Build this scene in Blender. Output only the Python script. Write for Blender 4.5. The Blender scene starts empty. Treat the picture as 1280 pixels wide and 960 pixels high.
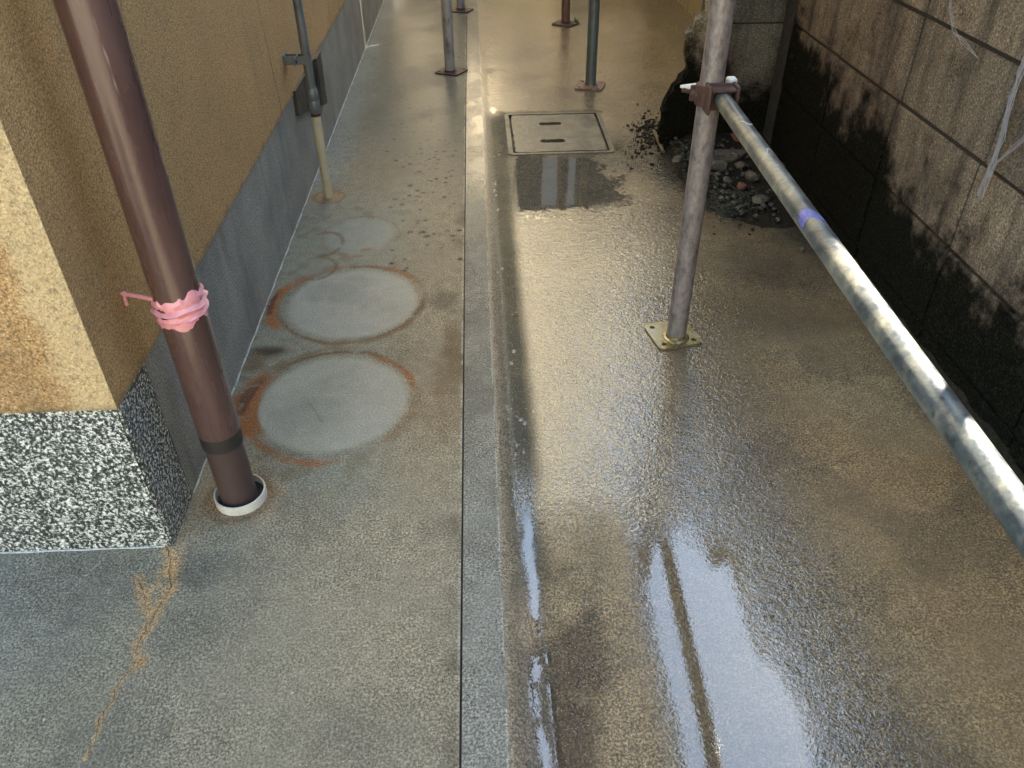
import bpy, bmesh, math, random
import numpy as np
from mathutils import Vector, Matrix
random.seed(7)
S = bpy.context.scene
COL = S.collection
rad = math.radians

# ------------------------------------------------------------------ camera
H = 1.12
F = 985.0
RM = None
def _basis():
    p1 = np.array([585-640, 775.0, -F]); p2 = np.array([656-640, -1287.0, -F])
    y = p1/np.linalg.norm(p1); z = -p2/np.linalg.norm(p2)
    y = y - z*y.dot(z); y /= np.linalg.norm(y); x = np.cross(y, z)
    return np.array([x, y, z])
RM = _basis()
CAMP = np.array([0, 0, H])
cam_data = bpy.data.cameras.new("camera"); cam = bpy.data.objects.new("camera", cam_data); COL.objects.link(cam)
cam_data.sensor_width = 36; cam_data.lens = F/1280*36; cam_data.clip_start = 0.01; cam_data.clip_end = 3000
cam.matrix_world = Matrix.Translation(Vector(CAMP)) @ Matrix(RM.tolist()).to_4x4()
S.camera = cam
def ray(u, v):
    d = RM @ np.array([u-640, 480-v, -F]); return d/np.linalg.norm(d)
def G(u, v, z=0.0):
    d = ray(u, v); return CAMP + (z-H)/d[2]*d
def WX(u, v, x):
    d = ray(u, v); return CAMP + x/d[0]*d
def WY(u, v, y):
    d = ray(u, v); return CAMP + y/d[1]*d

# ------------------------------------------------------------------ sky, sun, exposure
SUN = Vector((0.70, 0.685, 1.0)).normalized()
elev = math.asin(SUN.z); azim = math.atan2(SUN.x, SUN.y)
W = bpy.data.worlds.new("World"); S.world = W; W.use_nodes = True
wn = W.node_tree.nodes; wn.clear()
sky = wn.new('ShaderNodeTexSky'); sky.sky_type = 'NISHITA'; sky.sun_disc = False
sky.sun_elevation = elev; sky.sun_rotation = azim; sky.air_density = 1.0; sky.dust_density = 0.4; sky.ozone_density = 1.0
bg = wn.new('ShaderNodeBackground'); bg.inputs[1].default_value = 0.125
wo = wn.new('ShaderNodeOutputWorld')
tn = wn.new('ShaderNodeMix'); tn.data_type = 'RGBA'; tn.blend_type = 'MULTIPLY'; tn.inputs[0].default_value = 1; tn.inputs[7].default_value = (.97, 1.035, .97, 1)
W.node_tree.links.new(sky.outputs[0], tn.inputs[6]); W.node_tree.links.new(tn.outputs[2], bg.inputs[0]); W.node_tree.links.new(bg.outputs[0], wo.inputs[0])
sl = bpy.data.lights.new("sun", 'SUN'); sl.energy = 5.0; sl.angle = rad(0.5); sl.color = (1.0, .91, .76)
so = bpy.data.objects.new("sun", sl); COL.objects.link(so)
so.rotation_euler = SUN.to_track_quat('Z', 'Y').to_euler(); so.location = (6, 6, 9)
S.view_settings.view_transform = 'Standard'; S.view_settings.look = 'None'
S.view_settings.gamma = 1; S.view_settings.use_curve_mapping = False
S.view_settings.exposure = 3.6

# ------------------------------------------------------------------ helpers: objects
def tag(o, label=None, cat=None, group=None, kind=None):
    if label: o['label'] = label
    if cat: o['category'] = cat
    if group: o['group'] = group
    if kind: o['kind'] = kind
    return o
def empty(name, loc=(0, 0, 0), label=None, cat=None, group=None):
    o = bpy.data.objects.new(name, None); COL.objects.link(o); o.location = loc
    o.empty_display_size = .05
    return tag(o, label, cat, group)
def link(name, me, mat, parent=None, smooth=False):
    o = bpy.data.objects.new(name, me); COL.objects.link(o)
    if mat is not None and not me.materials: me.materials.append(mat)
    if parent is not None:
        o.parent = parent
        o.matrix_parent_inverse = Matrix.Translation(-Vector(parent.location)) if parent.type == 'EMPTY' else Matrix.Identity(4)
    if smooth:
        me.polygons.foreach_set('use_smooth', [True]*len(me.polygons))
    return o
def obj(name, bm, mat, parent=None, smooth=False):
    me = bpy.data.meshes.new(name); bmesh.ops.recalc_face_normals(bm, faces=bm.faces[:])
    bm.to_mesh(me); bm.free()
    o = link(name, me, mat, parent, smooth)
    if smooth:
        try: me.set_sharp_from_angle(angle=rad(40))
        except Exception: pass
    return o
def box(bm, a, b):
    vs = [bm.verts.new((x, y, z)) for x in (a[0], b[0]) for y in (a[1], b[1]) for z in (a[2], b[2])]
    for f in ((0, 1, 3, 2), (4, 6, 7, 5), (0, 4, 5, 1), (2, 3, 7, 6), (0, 2, 6, 4), (1, 5, 7, 3)):
        bm.faces.new([vs[i] for i in f])
    return vs
def nbox(a, b, bev=0):
    bm = bmesh.new(); box(bm, a, b)
    if bev: bmesh.ops.bevel(bm, geom=bm.edges[:], offset=bev, segments=1, affect='EDGES')
    return bm
def tube(bm, pts, r, n=24, caps=True):
    """swept tube through pts; r scalar or list"""
    pts = [Vector(p) for p in pts]; rings = []
    for i, p in enumerate(pts):
        d = (pts[min(i+1, len(pts)-1)] - pts[max(i-1, 0)]).normalized()
        a = Vector((0, 0, 1)) if abs(d.z) < .9 else Vector((1, 0, 0))
        u = d.cross(a).normalized(); w = d.cross(u)
        rr = r[i] if isinstance(r, (list, tuple)) else r
        rings.append([bm.verts.new(p + rr*(math.cos(t)*u + math.sin(t)*w)) for t in [2*math.pi*k/n for k in range(n)]])
    for A, B in zip(rings, rings[1:]):
        for k in range(n): bm.faces.new((A[k], A[(k+1) % n], B[(k+1) % n], B[k]))
    if caps: bm.faces.new(rings[0]); bm.faces.new(rings[-1][::-1])
    return bm
def lathe(bm, c, prof, n=40, closed=True):
    """prof: list of (r, z) closed loop"""
    rings = [[bm.verts.new((c[0]+r*math.cos(2*math.pi*k/n), c[1]+r*math.sin(2*math.pi*k/n), c[2]+z)) for k in range(n)] for r, z in prof]
    m = len(rings)
    for i in range(m if closed else m-1):
        A, B = rings[i], rings[(i+1) % m]
        for k in range(n): bm.faces.new((A[k], A[(k+1) % n], B[(k+1) % n], B[k]))
    return bm
def plate_bm(outline, holes, z0, z1):
    bm = bmesh.new(); edges = []
    for loop in [outline]+holes:
        vs = [bm.verts.new((x, y, z0)) for x, y in loop]
        edges += [bm.edges.new((vs[i], vs[(i+1) % len(vs)])) for i in range(len(vs))]
    r = bmesh.ops.triangle_fill(bm, use_beauty=True, use_dissolve=False, edges=edges)
    fs = [g for g in r['geom'] if isinstance(g, bmesh.types.BMFace)]
    e = bmesh.ops.extrude_face_region(bm, geom=fs)
    bmesh.ops.translate(bm, verts=[v for v in e['geom'] if isinstance(v, bmesh.types.BMVert)], vec=(0, 0, z1-z0))
    return bm
def rounded(w, h, r, rot=0, c=(0, 0), n=4):
    out = []
    for cx, cy, a0 in ((w/2-r, h/2-r, 0), (-w/2+r, h/2-r, 90), (-w/2+r, -h/2+r, 180), (w/2-r, -h/2+r, 270)):
        for k in range(n+1):
            a = rad(a0+90*k/n); x = cx+r*math.cos(a); y = cy+r*math.sin(a)
            out.append((c[0]+x*math.cos(rot)-y*math.sin(rot), c[1]+x*math.sin(rot)+y*math.cos(rot)))
    return out
def circle(x, y, r, n=12): return [(x+r*math.cos(2*math.pi*k/n), y+r*math.sin(2*math.pi*k/n)) for k in range(n)]

# ------------------------------------------------------------------ helpers: numpy noise
_rs = np.random.RandomState(3); _T = _rs.rand(512, 512)
def vnoise(x, y, s, seed=0):
    x = np.asarray(x)*s+seed*17.3; y = np.asarray(y)*s+seed*31.7
    xi = np.floor(x).astype(int); yi = np.floor(y).astype(int); fx = x-xi; fy = y-yi
    fx = fx*fx*(3-2*fx); fy = fy*fy*(3-2*fy)
    g = lambda i, j: _T[i % 512, j % 512]
    return (g(xi, yi)*(1-fx)+g(xi+1, yi)*fx)*(1-fy)+(g(xi, yi+1)*(1-fx)+g(xi+1, yi+1)*fx)*fy
def fbm(x, y, s, o=4, seed=0):
    v = 0; a = .5; t = 0
    for i in range(o): v = v+a*vnoise(x, y, s*2**i, seed+i); t += a; a *= .5
    return v/t
def ss(a, b, x):
    t = np.clip((x-a)/(b-a), 0, 1); return t*t*(3-2*t)
def dline(X, Y, pts):
    d = np.full(X.shape, 9.0)
    for (ax, ay), (bx, by) in zip(pts, pts[1:]):
        vx, vy = bx-ax, by-ay; L = vx*vx+vy*vy+1e-12
        t = np.clip(((X-ax)*vx+(Y-ay)*vy)/L, 0, 1)
        d = np.minimum(d, np.hypot(X-ax-t*vx, Y-ay-t*vy))
    return d
def mixc(C, c, m):
    c = np.array(c).reshape(1, 1, 3); return C*(1-m[..., None])+c*m[..., None]

KA = .66
def srgb(r, g, b):
    f = lambda c: ((c/255+.055)/1.055)**2.4 if c > 10 else c/255/12.92
    return (KA*f(r), KA*f(g), KA*f(b))

# ------------------------------------------------------------------ helpers: materials
class M:
    def __init__(s, name):
        s.m = bpy.data.materials.new(name); s.m.use_nodes = True; s.t = s.m.node_tree
        s.t.nodes.clear(); s.out = s.t.nodes.new('ShaderNodeOutputMaterial')
        s.p = s.t.nodes.new('ShaderNodeBsdfPrincipled'); s.t.links.new(s.p.outputs[0], s.out.inputs[0])
        s.geo = s.t.nodes.new('ShaderNodeNewGeometry'); s.pos = s.geo.outputs['Position']
    def put(s, sock, v):
        if hasattr(v, 'is_output') or isinstance(v, bpy.types.NodeSocket): s.t.links.new(v, sock)
        elif isinstance(v, (tuple, list)):
            v = tuple(v)
            sock.default_value = v+(1,) if len(v) == 3 and sock.type == 'RGBA' else v
        else: sock.default_value = v
    def set(s, **k):
        for a, v in k.items(): s.put(s.p.inputs[a.replace('_', ' ')], v)
        return s
    def noise(s, scale, detail=4, rough=.55, vec=None, dist=0.0):
        n = s.t.nodes.new('ShaderNodeTexNoise'); s.put(n.inputs['Vector'], vec or s.pos)
        n.inputs['Scale'].default_value = scale; n.inputs['Detail'].default_value = detail
        n.inputs['Roughness'].default_value = rough; n.inputs['Distortion'].default_value = dist
        return n.outputs[0]
    def voro(s, scale, vec=None, feature='F1', out='Distance'):
        n = s.t.nodes.new('ShaderNodeTexVoronoi'); s.put(n.inputs['Vector'], vec or s.pos)
        n.feature = feature; n.inputs['Scale'].default_value = scale; return n.outputs[out]
    def scale(s, v, vec=None):
        n = s.t.nodes.new('ShaderNodeMapping'); s.put(n.inputs['Vector'], vec or s.pos)
        n.inputs['Scale'].default_value = v; return n.outputs[0]
    def math(s, op, a, b=0.0, c=None, clamp=False):
        n = s.t.nodes.new('ShaderNodeMath'); n.operation = op; n.use_clamp = clamp
        s.put(n.inputs[0], a); s.put(n.inputs[1], b)
        if c is not None: s.put(n.inputs[2], c)
        return n.outputs[0]
    def rng(s, v, a, b, c=0.0, d=1.0, smooth=False):
        n = s.t.nodes.new('ShaderNodeMapRange'); n.interpolation_type = 'SMOOTHSTEP' if smooth else 'LINEAR'
        s.put(n.inputs[0], v)
        for i, q in enumerate((a, b, c, d)): s.put(n.inputs[i+1], q)
        return n.outputs[0]
    def mix(s, f, a, b, mode='MIX'):
        n = s.t.nodes.new('ShaderNodeMix'); n.data_type = 'RGBA'; n.blend_type = mode
        s.put(n.inputs['Factor'], f); s.put(n.inputs[6], a); s.put(n.inputs[7], b); return n.outputs[2]
    def ramp(s, v, stops, interp='LINEAR'):
        n = s.t.nodes.new('ShaderNodeValToRGB'); s.put(n.inputs[0], v); r = n.color_ramp; r.interpolation = interp
        while len(r.elements) < len(stops): r.elements.new(.5)
        for e, (p, c) in zip(r.elements, stops): e.position = p; e.color = tuple(c)+(1,) if len(c) == 3 else c
        return n.outputs[0]
    def bump(s, h, dist=.002, strength=1.0, normal=None):
        n = s.t.nodes.new('ShaderNodeBump'); s.put(n.inputs['Strength'], strength); n.inputs['Distance'].default_value = dist
        s.put(n.inputs['Height'], h)
        if normal is not None: s.put(n.inputs['Normal'], normal)
        return n.outputs[0]
    def attr(s, name, out='Color'):
        n = s.t.nodes.new('ShaderNodeAttribute'); n.attribute_name = name; return n.outputs[out]
    def sep(s, v):
        n = s.t.nodes.new('ShaderNodeSeparateXYZ'); s.put(n.inputs[0], v); return n.outputs

def mat_floor(name, peel):
    m = M(name); tint = m.attr('tint'); st = m.sep(m.attr('state'))
    wet, pud = st[0], st[1]
    g1 = m.noise(240, 3, .75); g3 = m.noise(35, 4); g4 = m.noise(620, 2)
    c = m.mix(1.0, tint, m.ramp(g1, [(.34, (.22, .21, .2)), (.5, (.95, .95, .95)), (.64, (2.1, 2.05, 1.95))]), 'MULTIPLY')
    c = m.mix(1.0, c, m.ramp(g3, [(.3, (.78, .78, .76)), (.7, (1.16, 1.16, 1.16))]), 'MULTIPLY')
    c = m.mix(m.math('MAXIMUM', m.math('MULTIPLY', st[2], .72), m.rng(m.noise(4.5, 4, .6), .40, .62, 0, .55)), c, tint)
    ng = m.math('SUBTRACT', 1.0, m.math('MULTIPLY', st[2], .85))
    grain = m.math('MULTIPLY', m.math('LESS_THAN', m.voro(210), .22), m.rng(m.noise(60, 2), .45, .6), clamp=True)
    c = m.mix(m.math('MULTIPLY', grain, m.math('MULTIPLY', ng, .45)), c, (.45, .43, .38))
    dg = m.math('MULTIPLY', m.math('LESS_THAN', m.voro(170, vec=m.scale((1.1, 1, 1))), .2), .65)
    c = m.mix(m.math('MULTIPLY', dg, ng), c, (.03, .028, .024))
    c = m.mix(m.math('MULTIPLY', wet, .45), c, (0, 0, 0))
    inv = m.math('SUBTRACT', 1.0, pud, clamp=True)
    h = m.math('ADD', m.math('MULTIPLY', g1, .8), m.math('MULTIPLY', g4, .25))
    nb = m.bump(h, .004, m.math('MULTIPLY', ng, .8))
    pl = m.math('ADD', m.noise(120, 2, .6, dist=.9), m.math('MULTIPLY', m.noise(45, 2), .8))
    nc = m.bump(pl, peel, m.math('ADD', m.math('MULTIPLY', inv, .98), .02))
    m.set(Base_Color=c, Roughness=.85, Normal=nb, Coat_Weight=wet, Coat_IOR=1.6, Coat_Normal=nc,
          Coat_Roughness=m.rng(pud, 0, 1, .065, .012))
    m.set(Specular_IOR_Level=.3)
    return m.m
def mat_stucco():
    m = M('ochre stucco'); z = m.sep(m.pos)[2]
    n1 = m.noise(300, 3, .65); n2 = m.noise(4, 4, .6); n3 = m.noise(600, 2)
    st = m.noise(9, 4, .6, vec=m.scale((1, 1, .12)))
    c = m.ramp(n1, [(.32, srgb(108, 84, 48)), (.5, srgb(192, 148, 90)), (.62, srgb(214, 174, 120)), (.74, srgb(250, 236, 204))])
    c = m.mix(m.rng(n2, .35, .7), c, m.mix(.32, c, srgb(120, 98, 60)))
    c = m.mix(m.rng(st, .55, .8, 0, .35), c, srgb(86, 74, 54))
    sx = m.sep(m.pos); wn_ = m.noise(20, 4, .6)
    band = m.math('MULTIPLY', m.rng(m.math('ADD', sx[0], m.math('MULTIPLY', m.math('SUBTRACT', wn_, .5), .08)), -.680, -.640, 0, 1, True), m.rng(sx[1], 1.001, .9995))
    c = m.mix(m.math('MULTIPLY', band, .38), c, srgb(238, 218, 168))
    edge = m.rng(m.math('ADD', z, m.math('MULTIPLY', m.math('SUBTRACT', wn_, .5), .05)), .35, .325, 0, .6, True)
    c = m.mix(edge, c, srgb(96, 82, 58))
    h = m.math('ADD', m.math('MULTIPLY', n1, .7), m.math('MULTIPLY', m.noise(110, 3, .6), .7))
    c = m.mix(m.rng(m.noise(110, 3, .6), .54, .66, 0, .45), c, srgb(96, 78, 50))
    m.set(Base_Color=c, Roughness=.8, Normal=m.bump(h, .0065, 1.0), Specular_IOR_Level=.4); return m.m
def mat_dado():
    m = M('grey mortar'); n1 = m.noise(260, 3, .7); n2 = m.noise(7, 4, .6)
    c = m.ramp(n1, [(.34, srgb(84, 82, 76)), (.5, srgb(140, 137, 126)), (.64, srgb(188, 184, 170))])
    c = m.mix(m.rng(n2, .35, .7, 0, .5), c, srgb(78, 76, 74))
    c = m.mix(m.rng(m.noise(14, 3, .5, vec=m.scale((1, 1, .1))), .58, .75, 0, .4), c, srgb(58, 56, 54))
    m.set(Base_Color=c, Roughness=.7, Normal=m.bump(n1, .0025, .8)); return m.m
def mat_granite():
    m = M('speckled granite finish'); n1 = m.noise(175, 5, .72); n2 = m.noise(420, 3, .7)
    v = m.math('ADD', m.math('MULTIPLY', n1, .75), m.math('MULTIPLY', n2, .25))
    c = m.ramp(v, [(.44, srgb(8, 10, 10)), (.485, srgb(36, 42, 38)), (.51, srgb(104, 112, 104)), (.54, srgb(186, 188, 178)), (.60, srgb(255, 252, 242))])
    m.set(Base_Color=c, Roughness=.55, Normal=m.bump(v, .004, .6)); return m.m
def mat_block(name, base, dark=.20, lift=0.0):
    m = M(name); s = m.sep(m.pos); z = s[2]; y = s[1]
    n1 = m.noise(230, 3, .72); n2 = m.noise(6, 5, .65); n3 = m.noise(22, 4, .6)
    oi = m.t.nodes.new('ShaderNodeObjectInfo').outputs['Random']
    c = m.mix(1.0, base, m.ramp(n1, [(.34, (.5, .49, .48)), (.5, (1, 1, 1)), (.66, (1.5, 1.48, 1.42))]), 'MULTIPLY')
    c = m.mix(1.0, c, m.ramp(oi, [(0, (.8, .8, .8)), (1, (1.18, 1.15, 1.1))]), 'MULTIPLY')
    run = m.noise(16, 4, .6, vec=m.scale((1, 1, .14)))
    c = m.mix(m.rng(run, .45, .66, 0, .75), c, srgb(42, 38, 34))
    c = m.mix(m.rng(n2, .5, .75, 0, .5), c, srgb(78, 62, 52))
    # rust-brown then black algae rising from the wet foot of the wall
    hz = m.math('SUBTRACT', z, m.math('MULTIPLY', n2, .42)); hz = m.math('SUBTRACT', hz, m.math('MULTIPLY', n3, .30)); hz = m.math('ADD', hz, .11)
    c = m.mix(m.math('MULTIPLY', m.rng(m.noise(12, 5, .7), .52, .66), m.rng(m.noise(140, 3, .7), .42, .6)), c, srgb(34, 31, 26))
    far = m.math('MULTIPLY', m.rng(y, 1.6, 2.7), dark-lift)
    hz = m.math('ADD', hz, lift)
    hz = m.math('SUBTRACT', hz, far)
    c = m.mix(m.rng(hz, .20, -.06, 0, .8, True), c, srgb(50, 33, 22))
    alg = m.rng(hz, .07, -.06, 0, .99, True)
    c = m.mix(alg, c, m.mix(m.rng(m.noise(170, 4, .75), .50, .72), srgb(5, 6, 4), srgb(52, 54, 38)))
    c = m.mix(.8, c, m.ramp(m.noise(190, 4, .8), [(.36, (.25, .25, .24)), (.5, (.9, .9, .88)), (.64, (1.9, 1.9, 1.8))]), 'MULTIPLY')
    m.set(Base_Color=c, Roughness=.85, Specular_IOR_Level=m.rng(alg, 0, 1, .35, .06), Normal=m.bump(n1, .006, .9)); return m.m
def mat_plain(name, col, rough=.6, metal=0.0, nscale=60, var=.25, bump=.0005, dirt=None, dirtamt=.5, dscale=18, spec=.5, stretch=None):
    m = M(name); v = m.scale(stretch) if stretch else None
    n1 = m.noise(nscale, 4, .65, vec=v); n2 = m.noise(dscale, 5, .7, vec=v)
    lo = tuple(c*(1-var) for c in col); hi = tuple(min(1, c*(1+var)) for c in col)
    c = m.ramp(n1, [(.3, lo), (.7, hi)])
    if dirt: c = m.mix(m.rng(n2, .5, .68, 0, dirtamt), c, dirt)
    m.set(Base_Color=c, Roughness=m.rng(n2, .3, .7, rough*.8, min(1, rough*1.2)), Metallic=metal, Normal=m.bump(n1, bump, .7), Specular_IOR_Level=spec)
    return m.m

MT = {}
MT['left'] = mat_floor('dry concrete', .0016)
MT['right'] = mat_floor('wet concrete', .0013)
MT['stucco'] = mat_stucco(); MT['dado'] = mat_dado(); MT['granite'] = mat_granite()
MT['block'] = mat_block('concrete block', srgb(132, 118, 102))
MT['crossblock'] = mat_block('grey concrete block', srgb(96, 96, 90), .05, .04)
MT['joint'] = mat_block('dark joint mortar', srgb(40, 34, 28))
MT['brokenend'] = mat_block('broken block edge', srgb(160, 152, 136), .10, .0)
MT['mortar'] = mat_plain('pale mortar', srgb(120, 112, 98), .9, nscale=150, var=.4, dirt=srgb(30, 27, 22), dirtamt=.9, dscale=14, bump=.002)
MT['galv'] = mat_plain('galvanised steel', srgb(136, 126, 122), .5, .3, nscale=110, var=.32, dirt=srgb(70, 56, 52), dirtamt=.75, dscale=40, bump=.0012, stretch=(1, 1, .5))
MT['ledger'] = mat_plain('weathered ledger steel', srgb(128, 126, 112), .42, .3, nscale=38, var=.22, dirt=srgb(54, 58, 60), dirtamt=.9, dscale=11)
MT['greysteel'] = mat_plain('dark painted steel', srgb(92, 104, 106), .4, .3, nscale=30, var=.2, dirt=srgb(60, 56, 50), dirtamt=.5, dscale=15)
MT['peeled'] = mat_plain('peeling white paint on steel', srgb(160, 156, 150), .6, .1, nscale=60, var=.2, dirt=srgb(74, 62, 54), dirtamt=.95, dscale=30, stretch=(1, 1, .45))
MT['rusty'] = mat_plain('rusty steel', srgb(104, 80, 64), .7, .1, nscale=50, var=.35, dirt=srgb(170, 150, 130), dirtamt=.6, dscale=24, stretch=(1, 1, .4))
MT['rust'] = mat_plain('deep rust', srgb(72, 46, 36), .8, 0, nscale=80, var=.4, dirt=srgb(56, 30, 22), dirtamt=.7, bump=.0015)
MT['zinc'] = mat_plain('yellow zinc plate', srgb(150, 136, 96), .3, .6, nscale=50, var=.2, dirt=srgb(150, 160, 162), dirtamt=.8, dscale=20)
MT['hole'] = mat_plain('near black', (.012, .011, .01), .8)  # near-black for the groove, slots, joint backing and screw
MT['pvc'] = mat_plain('white plastic', srgb(208, 204, 190), .45, nscale=30, var=.08, dirt=srgb(150, 138, 112), dirtamt=.4)
MT['ivory'] = mat_plain('ivory plastic pipe', srgb(196, 182, 150), .5, nscale=20, var=.1, dirt=srgb(150, 134, 100), dirtamt=.4)
MT['conduit'] = mat_plain('grey conduit', srgb(112, 116, 114), .4, .2, nscale=20, var=.12, dirt=srgb(70, 72, 70), dirtamt=.5)
MT['blackplate'] = mat_plain('dark sheet', srgb(44, 42, 40), .5, nscale=20, var=.2)
MT['pink'] = mat_plain('pink paint', srgb(232, 160, 164), .5, nscale=70, var=.08, bump=.002, dirt=srgb(210, 128, 134), dirtamt=.6, dscale=60)
MT['glint'] = mat_plain('pale foot glint', srgb(176, 178, 170), .4, nscale=60, var=.3, dirt=srgb(70, 72, 70), dirtamt=.9, dscale=25)
MT['broken'] = mat_plain('broken concrete', srgb(138, 130, 118), .9, nscale=60, var=.45, bump=.006, dirt=srgb(40, 38, 30), dirtamt=.8, dscale=9)
MT['soil'] = mat_plain('dark wet soil', srgb(34, 29, 22), .8, nscale=140, var=.7, bump=.006, dirt=srgb(24, 30, 15), dirtamt=.9, dscale=10, spec=.15)
MT['moss'] = mat_plain('moss', srgb(28, 34, 18), .9, nscale=250, var=.5, bump=.004)
MT['stone'] = mat_plain('rubble stone', srgb(74, 70, 60), .8, nscale=70, var=.35, bump=.003, dirt=srgb(46, 46, 36), dirtamt=.8, dscale=20)
MT['brickred'] = mat_plain('broken red brick', srgb(104, 70, 58), .85, nscale=70, var=.35, bump=.003, dirt=srgb(60, 40, 32), dirtamt=.7)
MT['wood'] = mat_plain('old wood', srgb(90, 76, 60), .8, nscale=60, var=.4, bump=.002, stretch=(1, .2, 1))
MT['web'] = mat_plain('dusty cobweb', srgb(140, 134, 134), .9, nscale=90, var=.2)
MT['siding'] = mat_plain('ochre siding', srgb(128, 112, 74), .6, nscale=8, var=.15, dirt=srgb(96, 78, 44), dirtamt=.5, dscale=3)
MT['plank'] = mat_plain('scaffold deck steel', srgb(120, 116, 108), .6, .2, nscale=20, var=.2)
MT['cream'] = mat_plain('cream render', srgb(214, 200, 168), .8, nscale=6, var=.08)
MT['roof'] = mat_plain('dark roof', srgb(70, 66, 64), .7, nscale=6, var=.1)
MT['ground'] = mat_plain('ground', srgb(110, 104, 92), .95, nscale=3, var=.2)
MT['leafgreen'] = mat_plain('leaf', srgb(76, 120, 48), .6, nscale=90, var=.3)
_m = M('window glass'); _m.set(Base_Color=srgb(120, 140, 150), Roughness=.08, Specular_IOR_Level=1.0); MT['glass'] = _m.m
def mat_rail():
    m = M('weathered galvanised rail'); n = m.noise(8, 5, .72); f = m.noise(70, 4, .7)
    v = m.math('ADD', m.math('MULTIPLY', n, .8), m.math('MULTIPLY', f, .2))
    c = m.ramp(v, [(.40, srgb(50, 54, 56)), (.48, srgb(80, 86, 88)), (.54, srgb(108, 108, 100)), (.62, srgb(146, 142, 124))])
    c = m.mix(m.rng(m.noise(26, 4, .7), .62, .68, 0, .8), c, srgb(62, 48, 38))
    m.set(Base_Color=c, Roughness=m.rng(f, .3, .7, .28, .5), Metallic=.35, Normal=m.bump(f, .0009, .8)); return m.m
def mat_downpipe():
    m = M('brown plastic pipe')
    n = m.noise(14, 5, .6, vec=m.scale((1, 1, .16))); n2 = m.noise(30, 4, .6, vec=m.scale((1.4, 1.4, .10)))
    c = m.ramp(n, [(.3, srgb(74, 54, 50)), (.6, srgb(98, 74, 68)), (.8, srgb(126, 102, 92))])
    c = m.mix(m.rng(n2, .67, .70, 0, .75), c, srgb(176, 156, 138))
    c = m.mix(m.rng(m.noise(34, 3, .6, vec=m.scale((1.3, 1.3, .13))), .68, .71, 0, .85), c, srgb(34, 24, 20))
    m.set(Base_Color=c, Roughness=m.rng(n, .3, .8, .2, .42), Normal=m.bump(n, .0006, .5), Coat_Weight=.3, Coat_Roughness=.12); return m.m
MT['downpipe'] = mat_downpipe(); MT['ledger'] = mat_rail()
MT['downlow'] = mat_plain('brown plastic lower pipe', srgb(82, 66, 62), .35, nscale=10, var=.1, stretch=(1, 1, .2))
_m = M('glow sheet'); _t = _m.t
_tr = _t.nodes.new('ShaderNodeBsdfTranslucent'); _df = _t.nodes.new('ShaderNodeBsdfDiffuse'); _mx = _t.nodes.new('ShaderNodeMixShader')
_c = _m.ramp(_m.noise(2.2, 3), [(.3, (.90, .76, .50)), (.7, (.97, .89, .70))])
_t.links.new(_c, _tr.inputs[0]); _t.links.new(_c, _df.inputs[0]); _mx.inputs[0].default_value = .35
_t.links.new(_tr.outputs[0], _mx.inputs[1]); _t.links.new(_df.outputs[0], _mx.inputs[2]); _t.links.new(_mx.outputs[0], _m.out.inputs[0])
MT['sheet'] = _m.m

# ------------------------------------------------------------------ ground sheets
bm = bmesh.new(); vs = [bm.verts.new(p) for p in ((-400, -400, -.12), (400, -400, -.12), (400, 400, -.12), (-400, 400, -.12))]; bm.faces.new(vs)
tag(obj('ground', bm, MT['ground']), 'open ground around the alley', kind='structure')

ys = [-2.5, -1.5, -.6, 0, .3]
y = .42
while y < 5.9: ys.append(y); y += .0021*(.8*y+.68)
ys += [6.2, 6.8, 8, 10, 13]
ys = np.array(ys)
def grid_mesh(name, xs, z, tint, state, mat):
    nx, ny = len(xs), len(ys); X, Y = np.meshgrid(xs, ys)
    co = np.stack([X, Y, z], -1).reshape(-1, 3).astype('f')
    me = bpy.data.meshes.new(name); nf = (nx-1)*(ny-1)
    i = (np.arange(ny-1)[:, None]*nx+np.arange(nx-1)[None, :]).ravel()
    fv = np.stack([i, i+1, i+1+nx, i+nx], -1).ravel()
    me.vertices.add(nx*ny); me.vertices.foreach_set('co', co.ravel())
    me.loops.add(nf*4); me.loops.foreach_set('vertex_index', fv.astype('i'))
    me.polygons.add(nf); me.polygons.foreach_set('loop_start', (np.arange(nf)*4).astype('i'))
    me.update(calc_edges=True)
    me.polygons.foreach_set('use_smooth', np.ones(nf, bool))
    for nm, d in (('tint', tint), ('state', state)):
        a = me.color_attributes.new(nm, 'FLOAT_COLOR', 'POINT')
        a.data.foreach_set('color', np.concatenate([d, np.ones(d.shape[:2]+(1,))], -1).astype('f').ravel())
    return link(name, me, mat)

def px(pts): return [tuple(G(u, v)[:2]) for u, v in pts]
# ---- left raised floor (x -1.6 .. -0.064)
xs = np.concatenate([np.array([-1.7, -1.3, -1.05]), np.arange(-.96, -.0625, .0030), [-.0622]])
X, Y = np.meshgrid(xs, ys)
n = fbm(X, Y, 5, 5); n2 = fbm(X, Y, 26, 4, 9); n3 = fbm(X, Y, 1.6, 3, 5); nn = fbm(X, Y, 60, 3, 21)
C = np.ones(X.shape+(3,))*np.array(srgb(142, 130, 106))
C = mixc(C, srgb(110, 102, 86), ss(.45, .75, n)*.6)
C = mixc(C, srgb(134, 130, 116), ss(.55, .8, n3)*.5)
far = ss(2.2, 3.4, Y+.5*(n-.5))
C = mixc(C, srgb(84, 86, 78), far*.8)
# smooth pale cement skim around the pot marks
sk = ss(1.12, 1.3, Y+.25*(n-.5)+.8*(X+.42))*ss(2.75, 2.3, Y+.4*(n-.5))*ss(-.16, -.32, X+.12*(n-.5))
C = mixc(C, srgb(116, 120, 108), sk*.75)
C = mixc(C, srgb(96, 84, 60), sk*ss(.52, .7, n2)*.45)
smooth = sk*.5
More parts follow.
